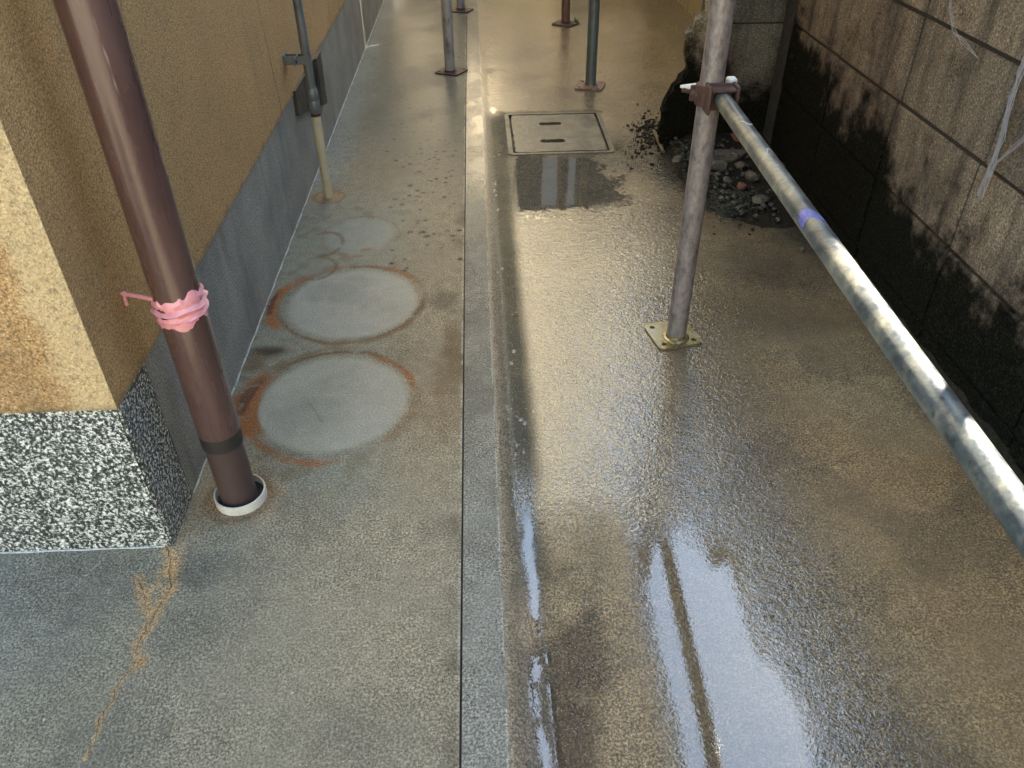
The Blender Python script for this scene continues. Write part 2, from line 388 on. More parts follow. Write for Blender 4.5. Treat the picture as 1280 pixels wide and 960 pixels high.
# bluish wet sheen along the wall foot, put into the colour
C = mixc(C, srgb(134, 140, 134), ss(-.44, -.58, X+.05*(n-.5))*ss(2.3, 2.9, Y)*.6)
# pot marks
def ringmark(C, cx, cy, rx, ry, pale, amt, arcs, tilt=0.0):
    global smooth
    dx, dy = X-cx, Y-cy
    r = np.hypot(dx/rx, dy/ry)*(1+.05*(fbm(X, Y, 18, 3, 4)-.5)); a = np.degrees(np.arctan2(dy/ry, dx/rx))
    C = mixc(C, pale, ss(1.05, .90, r)*amt*(.75+.5*(n2-.5)))
    C = mixc(C, srgb(100, 104, 98), ss(.95, .7, r)*ss(.45, .7, fbm(X, Y, 9, 4, 31))*.28)
    smooth = np.maximum(smooth, ss(1.05, .95, r)*.95)
    for a0, wid, r0, rw, col, st in arcs:
        da = np.abs((a-a0+180) % 360-180)
        rr = np.abs(r-r0-.03*(n2-.5)-.04*(n-.5))
        mk = ss(wid, wid*.45, da)*ss(rw, rw*.15, rr)*ss(.22, .52, .6*nn+.4*n2)*st
        C = mixc(C, col, np.clip(mk, 0, 1))
    return C
RU = srgb(134, 84, 40); RB = srgb(98, 78, 54); RD = srgb(84, 46, 26); TN = srgb(124, 104, 76)
C = ringmark(C, -.357, 1.42, .172, .176, srgb(156, 156, 144), 1.0,
    [(180, 42, 1.17, .24, RU, 1.9), (172, 24, 1.18, .12, RD, 1.7), (195, 30, 1.0, .05, RU, .9), (40, 38, 1.08, .07, RU, 1.1), (95, 60, 1.12, .06, RB, 1.0), (215, 35, 1.12, .08, RU, .8), (262, 26, 1.16, .09, RU, .8), (-20, 40, 1.10, .12, TN, .8), (130, 70, 1.2, .12, RB, .5)])
C = ringmark(C, -.364, 1.852, .176, .180, srgb(158, 158, 148), .95,
    [(182, 42, 1.20, .13, RU, 1.4), (178, 20, 1.24, .07, RD, 1.5), (50, 26, 1.12, .09, RU, 1.3), (100, 60, 1.10, .06, RB, 1.2), (135, 45, 1.14, .08, RU, .9), (240, 60, 1.10, .06, RB, 1.0), (-35, 50, 1.09, .09, RB, 1.2), (0, 180, 1.13, .05, TN, .5)])
C = ringmark(C, -.384, 2.25, .105, .12, srgb(142, 148, 142), .6,
    [(200, 100, 1.15, .08, TN, .7), (-70, 18, .85, .16, RU, .7), (60, 90, 1.14, .05, RB, .5)])
C = ringmark(C, -.49, 2.2, .05, .07, srgb(122, 126, 114), .4, [(0, 180, 1.1, .2, RB, .7)])
C = ringmark(C, -.49, 2.05, .05, .06, srgb(122, 126, 114), .4, [(0, 180, 1.1, .2, RB, .7)])
# dark smudges
for (u, v), rx, ry, col, st in [((335, 440), .06, .03, srgb(54, 44, 30), 1.0), ((318, 452), .04, .05, srgb(92, 74, 48), .8), ((560, 465), .055, .13, srgb(104, 84, 56), .7),
                                ((548, 510), .08, .12, srgb(128, 106, 76), .6), ((568, 430), .03, .12, srgb(96, 76, 48), .7), ((392, 628), .07, .05, srgb(116, 106, 84), .3), ((555, 375), .05, .06, srgb(78, 68, 54), .6),
                                ((250, 715), .09, .06, srgb(88, 82, 70), .6), ((90, 740), .16, .1, srgb(100, 92, 80), .4), ((160, 705), .05, .05, srgb(96, 88, 76), .35)]:
    gx, gy = G(u, v)[:2]
    C = mixc(C, col, np.clip(ss(1.25, .2, np.hypot((X-gx)/rx, (Y-gy)/ry)+.9*(n2-.5)+.7*(n-.5))*st, 0, 1))
# stain round the pipe sleeve and the thin pipe
for (cx, cy, r0) in ((-.5, 1.124, .055), (-.525, 2.547, .045)):
    r = np.hypot(X-cx, Y-cy)
    C = mixc(C, srgb(150, 116, 78), ss(r0*1.7, r0*.8, r+.03*(n2-.5))*.65)
    C = mixc(C, srgb(80, 60, 40), ss(.012, .0, np.abs(r-r0*1.15+.01*(n-.5)))*.35)
# tan-stained crack
def pz(pts): return px([(60+a/3.2, 660+b/3.2) for a, b in pts])
c1 = pz([(475, 78), (490, 130), (484, 180), (494, 235), (462, 285), (425, 345), (400, 400), (366, 452), (352, 490), (370, 535)])
c2 = pz([(370, 535), (335, 565), (298, 605), (270, 640), (268, 680), (228, 735), (200, 775), (192, 850), (150, 920)])
c3 = pz([(362, 205), (386, 268), (398, 320), (418, 360)]); c4 = pz([(386, 268), (420, 240), (440, 228)])
wob = .004*(fbm(X, Y, 60, 2, 3)-.5)*2
TAN = srgb(198, 150, 90)
d1 = np.minimum(dline(X+wob, Y+wob, c1), dline(X+wob, Y-wob, c3)); d1 = np.minimum(d1, dline(X, Y, c4)+.003)
d2 = dline(X+wob, Y+wob, c2)
wide = .010+.010*fbm(X, Y, 22, 3, 12)
C = mixc(C, TAN, ss(wide*1.15, .0, d1+.009*(nn-.5)+.006*(n2-.5))*.58)
C = mixc(C, TAN, ss(.0062, .0008, d2+.004*(nn-.5))*.62*ss(.15, .42, n2))
gx, gy = G(214, 705)[:2]; C = mixc(C, TAN, ss(.05, .005, np.hypot((X-gx)/.55, (Y-gy)/1.1)+.04*(nn-.5)+.02*(n2-.5))*.55)
d5 = dline(X, Y, pz([(240, 98), (200, 145), (150, 190), (100, 240), (62, 272)]))
C = mixc(C, srgb(150, 142, 124), ss(.004, .0005, d5+.003*(nn-.5))*.6)
hc = dline(X+wob*.6, Y+wob*.6, px([(385, 505), (395, 515), (404, 528)])); C = mixc(C, srgb(84, 84, 78), ss(.0025, .0006, hc)*.5)
# drip spots
rs = np.random.RandomState(11)
for k in range(170):
    if k < 120: u, v = rs.normal(535, 20), rs.normal(195, 62)
    else: u, v = rs.uniform(470, 576), rs.uniform(90, 340)
    if u > 577 or u < 430 or v < 60: continue
    gx, gy = G(u, v)[:2]; r0 = rs.uniform(.004, .010)
    sel = (np.abs(X-gx) < .03) & (np.abs(Y-gy) < .03)
    if not sel.any(): continue
    mk = np.zeros(X.shape); mk[sel] = ss(1.2, .6, np.hypot((X[sel]-gx)/r0, (Y[sel]-gy)/(r0*.9)))*rs.uniform(.5, 1)
    C = mixc(C, srgb(22, 22, 18), mk)
for k in range(26):
    u, v = rs.uniform(20, 570), rs.uniform(480, 950); gx, gy = G(u, v)[:2]; r0 = rs.uniform(.001, .0022)
    sel = (np.abs(X-gx) < .01) & (np.abs(Y-gy) < .01)
    if sel.any():
        mk = np.zeros(X.shape); mk[sel] = ss(1.3, .6, np.hypot(X[sel]-gx, Y[sel]-gy)/r0)*.7; C = mixc(C, srgb(200, 196, 186), mk)
# pale arris and brown grime beside the joint
C = mixc(C, srgb(176, 168, 146), ss(-.068, -.064, X)*.75*ss(.3, .5, n2))
C = mixc(C, srgb(84, 70, 50), ss(-.10, -.072, X+.02*(n-.5))*ss(.45, .65, n)*.5)
wet = .08+.07*far*ss(.3, .6, n)+.25*ss(-.42, -.56, X)*ss(2.6, 3.2, Y)+.15*smooth*ss(1.0, 2.2, Y)
pud = .05+.25*far+.35*smooth
z = .0006*(fbm(X, Y, 9, 2, 2)-.5)
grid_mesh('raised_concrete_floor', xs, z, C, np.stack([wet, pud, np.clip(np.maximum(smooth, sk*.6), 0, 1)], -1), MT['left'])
bpy.data.objects['raised_concrete_floor']['kind'] = 'structure'
bpy.data.objects['raised_concrete_floor']['label'] = 'dry grey concrete floor strip with pot marks beside the ochre house'

# ---- narrow border strip between the groove and the wet floor
xs = np.concatenate([[-.0585], np.arange(-.055, .009, .004), [.0095]])
X, Y = np.meshgrid(xs, ys); n = fbm(X, Y, 6, 5, 2); n2 = fbm(X, Y, 30, 3, 6)
C = np.ones(X.shape+(3,))*np.array(srgb(134, 130, 118)); C = mixc(C, srgb(96, 92, 82), ss(.45, .7, n)*.6)
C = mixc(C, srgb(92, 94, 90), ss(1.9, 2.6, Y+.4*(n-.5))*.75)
C = mixc(C, srgb(176, 176, 164), ss(.006, .0095, X)*.8*ss(.35, .5, n2))  # pale edge highlight of the border, put into its colour
wet = .08+.6*ss(2.0, 2.8, Y+.4*(n-.5)); pud = .1+.6*ss(2.2, 2.8, Y)*ss(.4, .6, n)
z = .0005*(n-.5)+0*X
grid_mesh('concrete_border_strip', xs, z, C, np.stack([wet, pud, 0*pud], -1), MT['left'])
o = bpy.data.objects['concrete_border_strip']; o['kind'] = 'structure'; o['label'] = 'narrow concrete border between the groove and the wet floor'
def crack(paths, wd):
    bm = bmesh.new(); q_ = random.Random(4)
    for pts in paths:
        P = []
        for a, b in zip(pts, pts[1:]):
            k_ = max(1, int(math.hypot(b[0]-a[0], b[1]-a[1])/.004))
            for k in range(k_): P.append((a[0]+(b[0]-a[0])*k/k_+q_.gauss(0, .0009), a[1]+(b[1]-a[1])*k/k_+q_.gauss(0, .0009)))
        prev = None
        for i, (x_, y_) in enumerate(P):
            w_ = wd*(.35+.9*float(vnoise(i*.35, 3, 1)))*min(1, (len(P)-i)/12)
            cur = (bm.verts.new((x_-w_, y_-w_*.4, .0009)), bm.verts.new((x_+w_, y_+w_*.4, .0009)))
            if prev and q_.random() > .12: bm.faces.new((prev[0], prev[1], cur[1], cur[0]))
            prev = cur
    return bm
tag(obj('floor_crack', crack([c1, c2, c3], .00085), mat_plain('crack shadow dirt', srgb(92, 62, 36), .9)), 'fine crack with tan bloom running from the granite corner', kind='structure')
# kerb cheeks under both strips + dark groove bottom (solid bodies)
bm = nbox((-1.7, -2.5, -.11), (-.0625, 13, -.0015)); tag(obj('floor_bed', bm, MT['ground']), kind='structure')
bm = nbox((-.0582, -2.5, -.11), (.0093, 13, -.002)); tag(obj('border_bed', bm, MT['mortar']), kind='structure')
bm = nbox((-.0624, -2.5, -.11), (-.0562, 13, -.005)); tag(obj('joint_groove', bm, MT['hole']), 'dark open joint running the length of the alley', kind='structure')

# ---- wet right floor
MHX0, MHX1, MHY0, MHY1 = .118, .492, 2.90, 3.335
xs = np.concatenate([[.0098, .0115, .014], np.arange(.018, 1.12, .0036), [1.2, 1.35]])
X, Y = np.meshgrid(xs, ys)
n = fbm(X, Y, 5, 5, 40); n2 = fbm(X, Y, 24, 4, 41); n3 = fbm(X, Y, 1.7, 3, 42); nn = fbm(X, Y, 70, 3, 43)
near = ss(2.75, 1.6, Y)                       # lip gets deeper towards the viewer
lip = .002+.010*near
slope = .010+.046*ss(2.0, .9, Y)
z = -lip*ss(.0095, .046, X)-.0054*near*np.clip((X-.044)/.038, 0, 1)
z = z+.0004*(fbm(X, Y, 5, 2, 8)-.5)+.0008*(fbm(X, Y, 1.3, 2, 8)-.5)*ss(.1, .3, X)
C = np.ones(X.shape+(3,))*np.array(srgb(144, 128, 96))
C = mixc(C, srgb(112, 98, 74), ss(.42, .7, n)*.6); C = mixc(C, srgb(150, 126, 94), ss(.5, .75, n3)*.6)
C = mixc(C, srgb(96, 80, 54), ss(.55, .8, fbm(X, Y, 3, 3, 77))*ss(.5, .8, X)*.7)
C = mixc(C, srgb(148, 126, 94), ss(1.5, .9, Y+.3*(n-.5))*.5)
C = mixc(C, srgb(156, 126, 82), ss(.5, .8, X)*ss(.4, .6, n3)*.5)
C = mixc(C, srgb(82, 72, 56), ss(.52, .68, fbm(X, Y, 4.5, 5, 91))*ss(.12, .2, X)*.38)
dark = np.exp(-((X-.066-.012*(n-.5))/(.036+.014*ss(2.2, 2.7, Y)))**4)*ss(3.45, 3.3, Y)
C = mixc(C, srgb(44, 46, 30), np.clip(dark*(.75+.5*(n-.3))*ss(.75, 1.0, Y), 0, 1))
C = mixc(C, srgb(70, 58, 40), np.clip(ss(.10, .055, np.abs(X-.10))*ss(1.1, .8, Y)*ss(.35, .6, n)*.8, 0, 1))
C = mixc(C, srgb(146, 138, 122), np.clip(ss(.045, .02, X-.01)*.5, 0, 1))
C = mixc(C, srgb(110, 96, 72), ss(.5, .7, n)*ss(.12, .2, X)*ss(1.05, .7, Y)*ss(.3, .2, X)*.6)
# darker strip along the foot of the block wall, moss and dirt in the corner
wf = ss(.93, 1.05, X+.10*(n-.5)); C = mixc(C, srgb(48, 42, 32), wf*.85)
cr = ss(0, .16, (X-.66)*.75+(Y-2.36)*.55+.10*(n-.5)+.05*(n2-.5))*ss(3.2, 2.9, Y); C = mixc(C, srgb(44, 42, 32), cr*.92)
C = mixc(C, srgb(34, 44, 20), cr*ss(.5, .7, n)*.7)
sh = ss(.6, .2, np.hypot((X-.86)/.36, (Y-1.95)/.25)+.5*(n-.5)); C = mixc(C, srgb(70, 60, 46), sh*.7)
for (u, v), rx, ry in [((655, 95), .08, .07), ((672, 95), .10, .03), ((790, 158), .0, .0)]:
    if rx:
        gx, gy = G(u, v)[:2]; C = mixc(C, srgb(60, 54, 44), ss(1.2, .3, np.hypot((X-gx)/rx, (Y-gy)/ry)+.8*(n2-.5))*.6)
C = mixc(C, srgb(128, 112, 62), ss(3.4, 4.2, Y)*ss(.3, .8, X)*.5)  # yellow reflection of the ochre wall tinted into the far floor
# crumbs around the manhole and broken wall
for k in range(150):
    u, v = rs.normal(808, 16), rs.normal(172, 22)
    if rs.rand() < .25: u, v = rs.uniform(640, 830), rs.uniform(40, 420)
    gx, gy = G(u, v)[:2]; r0 = rs.uniform(.002, .008)
    sel = (np.abs(X-gx) < .03) & (np.abs(Y-gy) < .03)
    if sel.any():
        mk = np.zeros(X.shape); mk[sel] = ss(1.3, .5, np.hypot(X[sel]-gx, Y[sel]-gy)/r0)*.8; C = mixc(C, srgb(50, 36, 24), mk)
for k in range(46):
    gx, gy = .035+abs(rs.normal(0, .022)), rs.choice([rs.uniform(1.0, 2.9), rs.normal(1.35, .12), rs.normal(2.5, .15)]); r0 = rs.uniform(.0008, .0034)
    sel = (np.abs(X-gx) < .02) & (np.abs(Y-gy) < .02)
    if sel.any():
        mk = np.zeros(X.shape); mk[sel] = ss(1.3, .5, np.hypot(X[sel]-gx, (Y[sel]-gy)*.45)/r0+2.2*(nn[sel]-.5))*.7; C = mixc(C, srgb(190, 186, 168), mk)
# wetness: whole floor wet, drying to the right foreground; standing water where smooth
wet = 1.0-.72*ss(.47, .74, X+.14*(n-.5)-.22*ss(1.0, 2.0, Y))*ss(2.8, 1.9, Y)
wet = wet*(1-.75*ss(.045, .02, X)*ss(2.7, 2.3, Y))
wet = wet*(1-.75*ss(.27, .22, X-.0+.05*(n-.5))*ss(1.12, .95, Y+.15*(n-.5)))*(1-.35*wf)
pud = 0.12+0*X
pd = ss(.225, .275, X+.02*(n2-.5)-.03*(n-.5))*ss(.50, .42, X+.05*(n-.5))*ss(1.12, .92, Y+.12*(n-.5)+.05*(n2-.5)); pud = np.maximum(pud, pd*.97)
wet = np.maximum(wet, pd)
run = np.exp(-((X-.060-.014*(fbm(X, Y, 9, 3, 50)-.5)*2)/(.006+.009*fbm(X, Y, 16, 2, 57)))**4)*ss(1.14, 1.02, Y)*ss(.31, .38, fbm(X*1.5, Y, 20, 3, 51)+.12*(nn-.5))
pud = np.maximum(pud, run); wet = np.maximum(wet, run*1.0)
run2 = np.exp(-((X-.080+.02*(Y-.7))/.006)**4)*ss(.86, .78, Y)*ss(.5, .6, fbm(X, Y, 26, 2, 52)); pud = np.maximum(pud, run2); wet = np.maximum(wet, run2)
mp = ss(.36, .16, np.maximum(np.abs(X-.235)/.33, np.abs(Y-2.66)/.36)-.45+.35*(n2-.5)+.55*(n-.5)+.3*(nn-.5))*ss(.06, .12, X+.05*(n2-.5)); pud = np.maximum(pud, mp); wet = np.maximum(wet, mp); C = mixc(C, srgb(62, 62, 44), mp*.7)  # olive in the colour deepens the dark reflection of this mirror patch
gd = dark*ss(1.05, 1.25, Y)*ss(3.45, 3.25, Y); wet = wet*(1-.88*gd); pud = pud*(1-.9*gd)
for (u, v), rx, ry in [((617, 137), .016, .05), ((612, 88), .03, .06), ((630, 88), .02, .04), ((760, 165), .022, .17), ((600, 60), .02, .1)]:
    gx, gy = G(u, v)[:2]; q = ss(1.2, .6, np.hypot((X-gx)/rx, (Y-gy)/ry)+.9*(nn-.5)); pud = np.maximum(pud, q); wet = np.maximum(wet, q)
pud = np.maximum(pud, .45*ss(3.0, 4.0, Y)*ss(.35, .65, n))
# sunken seat of the manhole
inside = ss(.004, .0, np.maximum(np.abs(X-(MHX0+MHX1)/2)-(MHX1-MHX0)/2, np.abs(Y-(MHY0+MHY1)/2)-(MHY1-MHY0)/2))
z = z-.018*inside; C = mixc(C, srgb(30, 26, 20), inside)
rim = np.maximum(np.abs(X-(MHX0+MHX1)/2)-(MHX1-MHX0)/2, np.abs(Y-(MHY0+MHY1)/2)-(MHY1-MHY0)/2)
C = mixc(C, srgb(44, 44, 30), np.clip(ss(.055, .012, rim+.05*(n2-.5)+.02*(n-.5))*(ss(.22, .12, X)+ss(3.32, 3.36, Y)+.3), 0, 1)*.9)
ring = ss(.06, .015, rim+.05*(n2-.5))*ss(-.01, .0, rim)*(1-ss(.46, .52, X)); wet = wet*(1-.6*ring)
hl = ss(.50, .515, X+.02*(n2-.5))*ss(.56, .535, X+.03*(n2-.5))*ss(2.86, 2.92, Y)*ss(3.36, 3.30, Y); pud = np.maximum(pud, hl*.9)
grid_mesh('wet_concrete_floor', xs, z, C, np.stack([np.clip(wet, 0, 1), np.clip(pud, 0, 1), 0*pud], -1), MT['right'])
o = bpy.data.objects['wet_concrete_floor']; o['kind'] = 'structure'; o['label'] = 'wet brown concrete alley floor with puddles and gutter line'
FZ = z; FX = X; FY = Y
def floor_z(x, y):
    j = int(np.argmin(np.abs(ys-y))); i = int(np.argmin(np.abs(xs-x))); return float(z[j, i])

# ------------------------------------------------------------------ left house
XW = -.597
house = empty('house', (XW, 1.003, 0), 'ochre stucco house with grey base band and speckled granite corner, left of the alley', 'house')
def stucco(y0b, y0t, y1b, y1t, z0, z1):
    bm = bmesh.new()
    p = [(y0b, z0), (y1b, z0), (y1t, z1), (y0t, z1)]
    a = [bm.verts.new((XW+.004, yy, zz)) for yy, zz in p]; b = [bm.verts.new((XW-.03, yy, zz)) for yy, zz in p]
    bm.faces.new(a); bm.faces.new(b[::-1])
    for i in range(4): bm.faces.new((a[i], a[(i+1) % 4], b[(i+1) % 4], b[i]))
    return bm
# side wall: three panels parted by fine open joints, then the front return
g = .0022
obj('stucco_panel', stucco(1.003, 1.003, 2.40-g, 2.28-g, .331, 1.2), MT['stucco'], house)
obj('stucco_panel', stucco(2.40+g, 2.28+g, 3.46-g, 3.40-g, .331, 1.2), MT['stucco'], house)
obj('stucco_panel', stucco(3.46+g, 3.40+g, 12, 12, .331, 1.2), MT['stucco'], house)
obj('stucco_panel', nbox((-4.5, .9985, .3312), (XW+.004, 1.0028, 1.2)), MT['stucco'], house)
bm = nbox((-4.5, 1.05, 1.2), (XW+.003, 12, 5.2)); box(bm, (-4.5, 1.07, -.05), (XW-.0302, 12, 1.1995))
obj('upper_wall', bm, MT['siding'], house)
bm = nbox((XW-.03, 1.135, -.05), (XW+.0005, 12, .3305)); obj('base_band', bm, MT['dado'], house)
bm = bmesh.new(); box(bm, (-4.5, 1.004, -.05), (XW+.0018, 1.134, .333)); bmesh.ops.bevel(bm, geom=[e for e in bm.edges if abs(e.verts[0].co.x-e.verts[1].co.x) < .01 and abs(e.verts[0].co.y-e.verts[1].co.y) < .01 and e.verts[0].co.x > -1], offset=.004, segments=2, affect='EDGES')
obj('granite_corner', bm, MT['granite'], house)
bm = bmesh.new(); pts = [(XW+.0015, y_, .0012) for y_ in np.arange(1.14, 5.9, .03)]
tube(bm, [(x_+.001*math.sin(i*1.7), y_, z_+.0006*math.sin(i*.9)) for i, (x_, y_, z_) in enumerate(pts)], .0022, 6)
obj('foot_glint', bm, MT['glint'], house, True)  # pale bead stands in for the bright wet edge at the wall foot
bm = bmesh.new(); tube(bm, [(x_, 1.0035+.0008*math.sin(x_*60), .0008) for x_ in np.arange(-1.6, XW, .03)], .0018, 6); obj('foot_glint', bm, MT['glint'], house, True)
bm = nbox((-4.9, .6, 5.2), (-.15, 12.5, 5.35)); obj('eave', bm, MT['roof'], house)
# black hook fixed to the wall near the top edge of the view
hk = empty('wall_hook', tuple(WX(207, 0, XW)), 'small black hook on the ochre wall at the top edge', 'hook')
hp = Vector(WX(205, -6, XW))
bm = bmesh.new(); tube(bm, [hp+Vector((0, 0, .03)), hp+Vector((.012, 0, .03)), hp+Vector((.016, .004, .008)), hp+Vector((.02, .012, 0)), hp+Vector((.018, .022, .006))], .006, 10); obj('hook_arm', bm, MT['blackplate'], hk, True)
bm = bmesh.new(); tube(bm, [hp+Vector((.003, .0, .03)), hp+Vector((.009, .0, .03))], .016, 14); obj('hook_plate', bm, MT['blackplate'], hk, True)

# ------------------------------------------------------------------ brown downpipe
DX, DY = -.500, 1.124
dp = empty('downpipe', (DX, DY, 0), 'brown plastic rain downpipe with pink paint band beside the granite corner', 'pipe')
zb = .16
bm = bmesh.new(); tube(bm, [(DX, DY, zb+.018), (DX, DY, 2.6), (DX, DY, 5.1)], .0375, 40); obj('upper_pipe', bm, MT['downpipe'], dp, True)
bm = bmesh.new(); tube(bm, [(DX, DY, .004), (DX, DY, zb)], .0350, 40); obj('lower_pipe', bm, MT['downlow'], dp, True)
bm = bmesh.new(); lathe(bm, (DX, DY, zb), [(.0352, -.012), (.0372, -.012), (.0377, .0), (.0377, .018), (.0352, .018)]); obj('joint_band', bm, MT['blackplate'], dp, True)
# raised rib down the outer edge of the pipe and pink paint smeared strap
def smear(z0, amp_t, amp_b, seed, r0, t):
    bm = bmesh.new(); n_ = 90; top = []; bot = []; mid = []
    for k in range(n_+1):
        a = rad(-215+260*k/n_)  # wraps the camera-facing side
        tt = k/n_
        e = min(1, 6*tt, 6*(1-tt))
        zt = z0+.012*(tt-.5)*2+amp_t*(-.2+1.5*float(fbm(tt*9, seed, 1, 3, 2)))*e
        zb_ = z0+.006*(tt-.5)-amp_b*(-.2+1.5*float(fbm(tt*10, seed+3, 1, 3, 2)))*e
        rr = r0+t*(.6+.6*float(vnoise(tt*14, seed+5, 1)))
        ca, sa = math.cos(a), math.sin(a)
        top.append(bm.verts.new((DX+(r0)*ca, DY+(r0)*sa, zt))); mid.append(bm.verts.new((DX+rr*ca, DY+rr*sa, (zt*.6+zb_*.4)))); bot.append(bm.verts.new((DX+r0*ca, DY+r0*sa, zb_)))
    for k in range(n_):
        bm.faces.new((top[k], top[k+1], mid[k+1], mid[k])); bm.faces.new((mid[k], mid[k+1], bot[k+1], bot[k]))
    return bm
ZP = .452
for i, (dz, at_, ab_, sd, t_) in enumerate(((.008, .022, .012, 1, .0040), (-.016, .010, .024, 6, .0030), (-.004, .010, .011, 9, .0080), (-.018, .005, .006, 14, .0065))):
    obj('pink_band', smear(ZP+dz, at_, ab_, sd, .0379, t_), MT['pink'], dp, True)
bm = bmesh.new(); ax = Vector((DX-.034, DY-.012, ZP+.012)); bx = Vector((XW+.003, DY+.01, ZP+.012))
tube(bm, [ax, (ax+bx)/2+Vector((0, 0, .001)), bx], .0034, 10); tube(bm, [bx+Vector((.006, 0, .003)), bx+Vector((.004, 0, -.012)), bx+Vector((.003, .001, -.022))], .003, 8)
obj('wall_pin', bm, MT['pink'], dp, True)
sv = empty('pipe_sleeve', (DX+.004, DY, 0), 'white plastic sleeve ring set in the floor round the brown downpipe', 'pipe ring')
bm = bmesh.new(); lathe(bm, (DX+.003, DY, 0), [(.0465, -.01), (.0495, -.01), (.0495, .018), (.0485, .020), (.0465, .020), (.0460, .018)], 48); obj('ring', bm, MT['pvc'], sv, True)
bm = bmesh.new(); tube(bm, [(DX+.003, DY, -.01), (DX+.003, DY, .0025)], .046, 40); obj('ring_bottom', bm, MT['hole'], sv)

# ------------------------------------------------------------------ thin conduit
CX, CY = -.525, 2.547
cd = empty('conduit', (CX, CY, 0), 'thin grey conduit with ivory lower pipe rising from the floor by the wall', 'pipe')
bm = bmesh.new(); tube(bm, [(CX, CY, -.01), (CX, CY, .29)], .0150, 20); obj('ivory_pipe', bm, MT['ivory'], cd, True)
bm = bmesh.new(); tube(bm, [(CX, CY, .35), (CX, CY, 1.0), (CX, CY, 3)], .0135, 20); obj('grey_pipe', bm, MT['conduit'], cd, True)
bm = bmesh.new(); lathe(bm, (CX, CY, .285), [(.0, 0), (.0155, 0), (.0175, .006), (.0190, .010), (.0190, .038), (.0178, .041), (.0190, .044), (.0190, .07), (.0150, .078), (0, .078)], 24, False); obj('coupling', bm, MT['conduit'], cd, True)
bm = bmesh.new(); lathe(bm, (CX, CY, .276), [(0, 0), (.0156, 0), (.0156, .010), (0, .010)], 20, False); obj('seal_ring', bm, MT['rust'], cd, True)
bm = nbox((XW+.004, CY-.0175, .435), (XW+.007, CY+.05, .465)); box(bm, (XW+.006, CY-.0175, .438), (CX+.012, CY-.0145, .462)); box(bm, (XW+.006, CY+.0145, .438), (CX+.012, CY+.0175, .462))
box(bm, (CX-.03, CY-.045, .44), (CX-.027, CY+.02, .462)); obj('saddle_clip', bm, MT['conduit'], cd)
bm = bmesh.new(); tube(bm, [(CX-.027, CY-.034, .451), (CX-.023, CY-.034, .451)], .005, 8); obj('screw', bm, MT['hole'], cd)
# dark cover plate behind the conduit
pl = empty('cover_plate', (XW, 2.85, .2), 'dark folded metal plate on the grey base band behind the thin conduit', 'plate')
A_, B_, C_, D_ = [Vector(WX(u, v, XW+.012)) for u, v in ((369, 114), (397, 65), (406, 129), (374, 144))]
bm = bmesh.new(); f1 = [bm.verts.new(p) for p in (A_, B_, C_, D_)]; f2 = [bm.verts.new(p+Vector((-.0105, 0, 0))) for p in (A_, B_, C_, D_)]
bm.faces.new(f1); bm.faces.new(f2[::-1])
for i in range(4): bm.faces.new((f1[i], f1[(i+1) % 4], f2[(i+1) % 4], f2[i]))
obj('plate_body', bm, MT['blackplate'], pl)
bm = bmesh.new(); a_, b_ = A_.lerp(B_, .8), D_.lerp(C_, .8)
vs_ = [a_+Vector((.001, 0, 0)), B_+Vector((.001, 0, .001)), C_+Vector((.001, 0, -.001)), b_+Vector((.001, 0, 0))]
q1 = [bm.verts.new(p) for p in vs_]; q2 = [bm.verts.new(p+Vector((.010, 0, 0))) for p in vs_]; bm.faces.new(q1); bm.faces.new(q2)
for i in range(4): bm.faces.new((q1[i], q1[(i+1) % 4], q2[(i+1) % 4], q2[i]))
obj('plate_flange', bm, MT['blackplate'], pl)

# ------------------------------------------------------------------ scaffold
GRP = 'scaffold posts standing in the alley'
def post(x, y, z0, r, mat, pmat, w, rot, label, cuff=True, top=5.2, pc=None, holes=True):
    e = empty('scaffold_post', (x, y, z0), label, 'scaffold post', GRP)
    c = pc or (x, y); hs = []
    if holes:
        for sx, sy in ((1, 1), (-1, 1), (-1, -1), (1, -1)):
            d = w/2-.019; hx = sx*d*math.cos(rot)-sy*d*math.sin(rot); hy = sx*d*math.sin(rot)+sy*d*math.cos(rot)
            hs.append(circle(c[0]+hx, c[1]+hy, .0068))
    bm = plate_bm(rounded(w, w, .016, rot, c), hs, z0+.0005, z0+.0065); obj('base_plate', bm, pmat, e)
    bm = bmesh.new(); tube(bm, [(x, y, z0+.012), (x, y, top)], r, 36); obj('tube', bm, mat, e, True)
    if cuff:
        bm = bmesh.new(); lathe(bm, (x, y, z0+.0063), [(.0, 0), (r+.010, 0), (r+.008, .0025), (r+.0025, .004), (r+.0015, .012), (0, .012)], 36, False); obj('collar', bm, pmat, e, True)
    return e
zf = floor_z(.48, 1.646)
post(.480, 1.652, zf, .0243, MT['galv'], MT['zinc'], .118, rad(11.7), 'nearest scaffold post, lilac-grey steel on a yellowish zinc base plate', pc=(.475, 1.667))
post(-.137, 3.95, 0, .0243, MT['peeled'], MT['rust'], .125, rad(-30), 'scaffold post with peeling white paint on a rusty plate by the long groove', pc=(-.132, 3.975))
post(.512, 3.70, floor_z(.5, 3.7), .0243, MT['greysteel'], MT['rusty'], .125, rad(-18), 'dark grey-green scaffold post just behind the square manhole cover')
post(.512, 4.88, floor_z(.5, 4.88), .0243, MT['rusty'], MT['rust'], .125, rad(-35), 'rusty brown scaffold post far back with a green sprout at its plate')
post(-.095, 5.26, 0, .0243, MT['peeled'], MT['rust'], .125, rad(-24), 'farthest scaffold post half hidden behind the peeling white one')

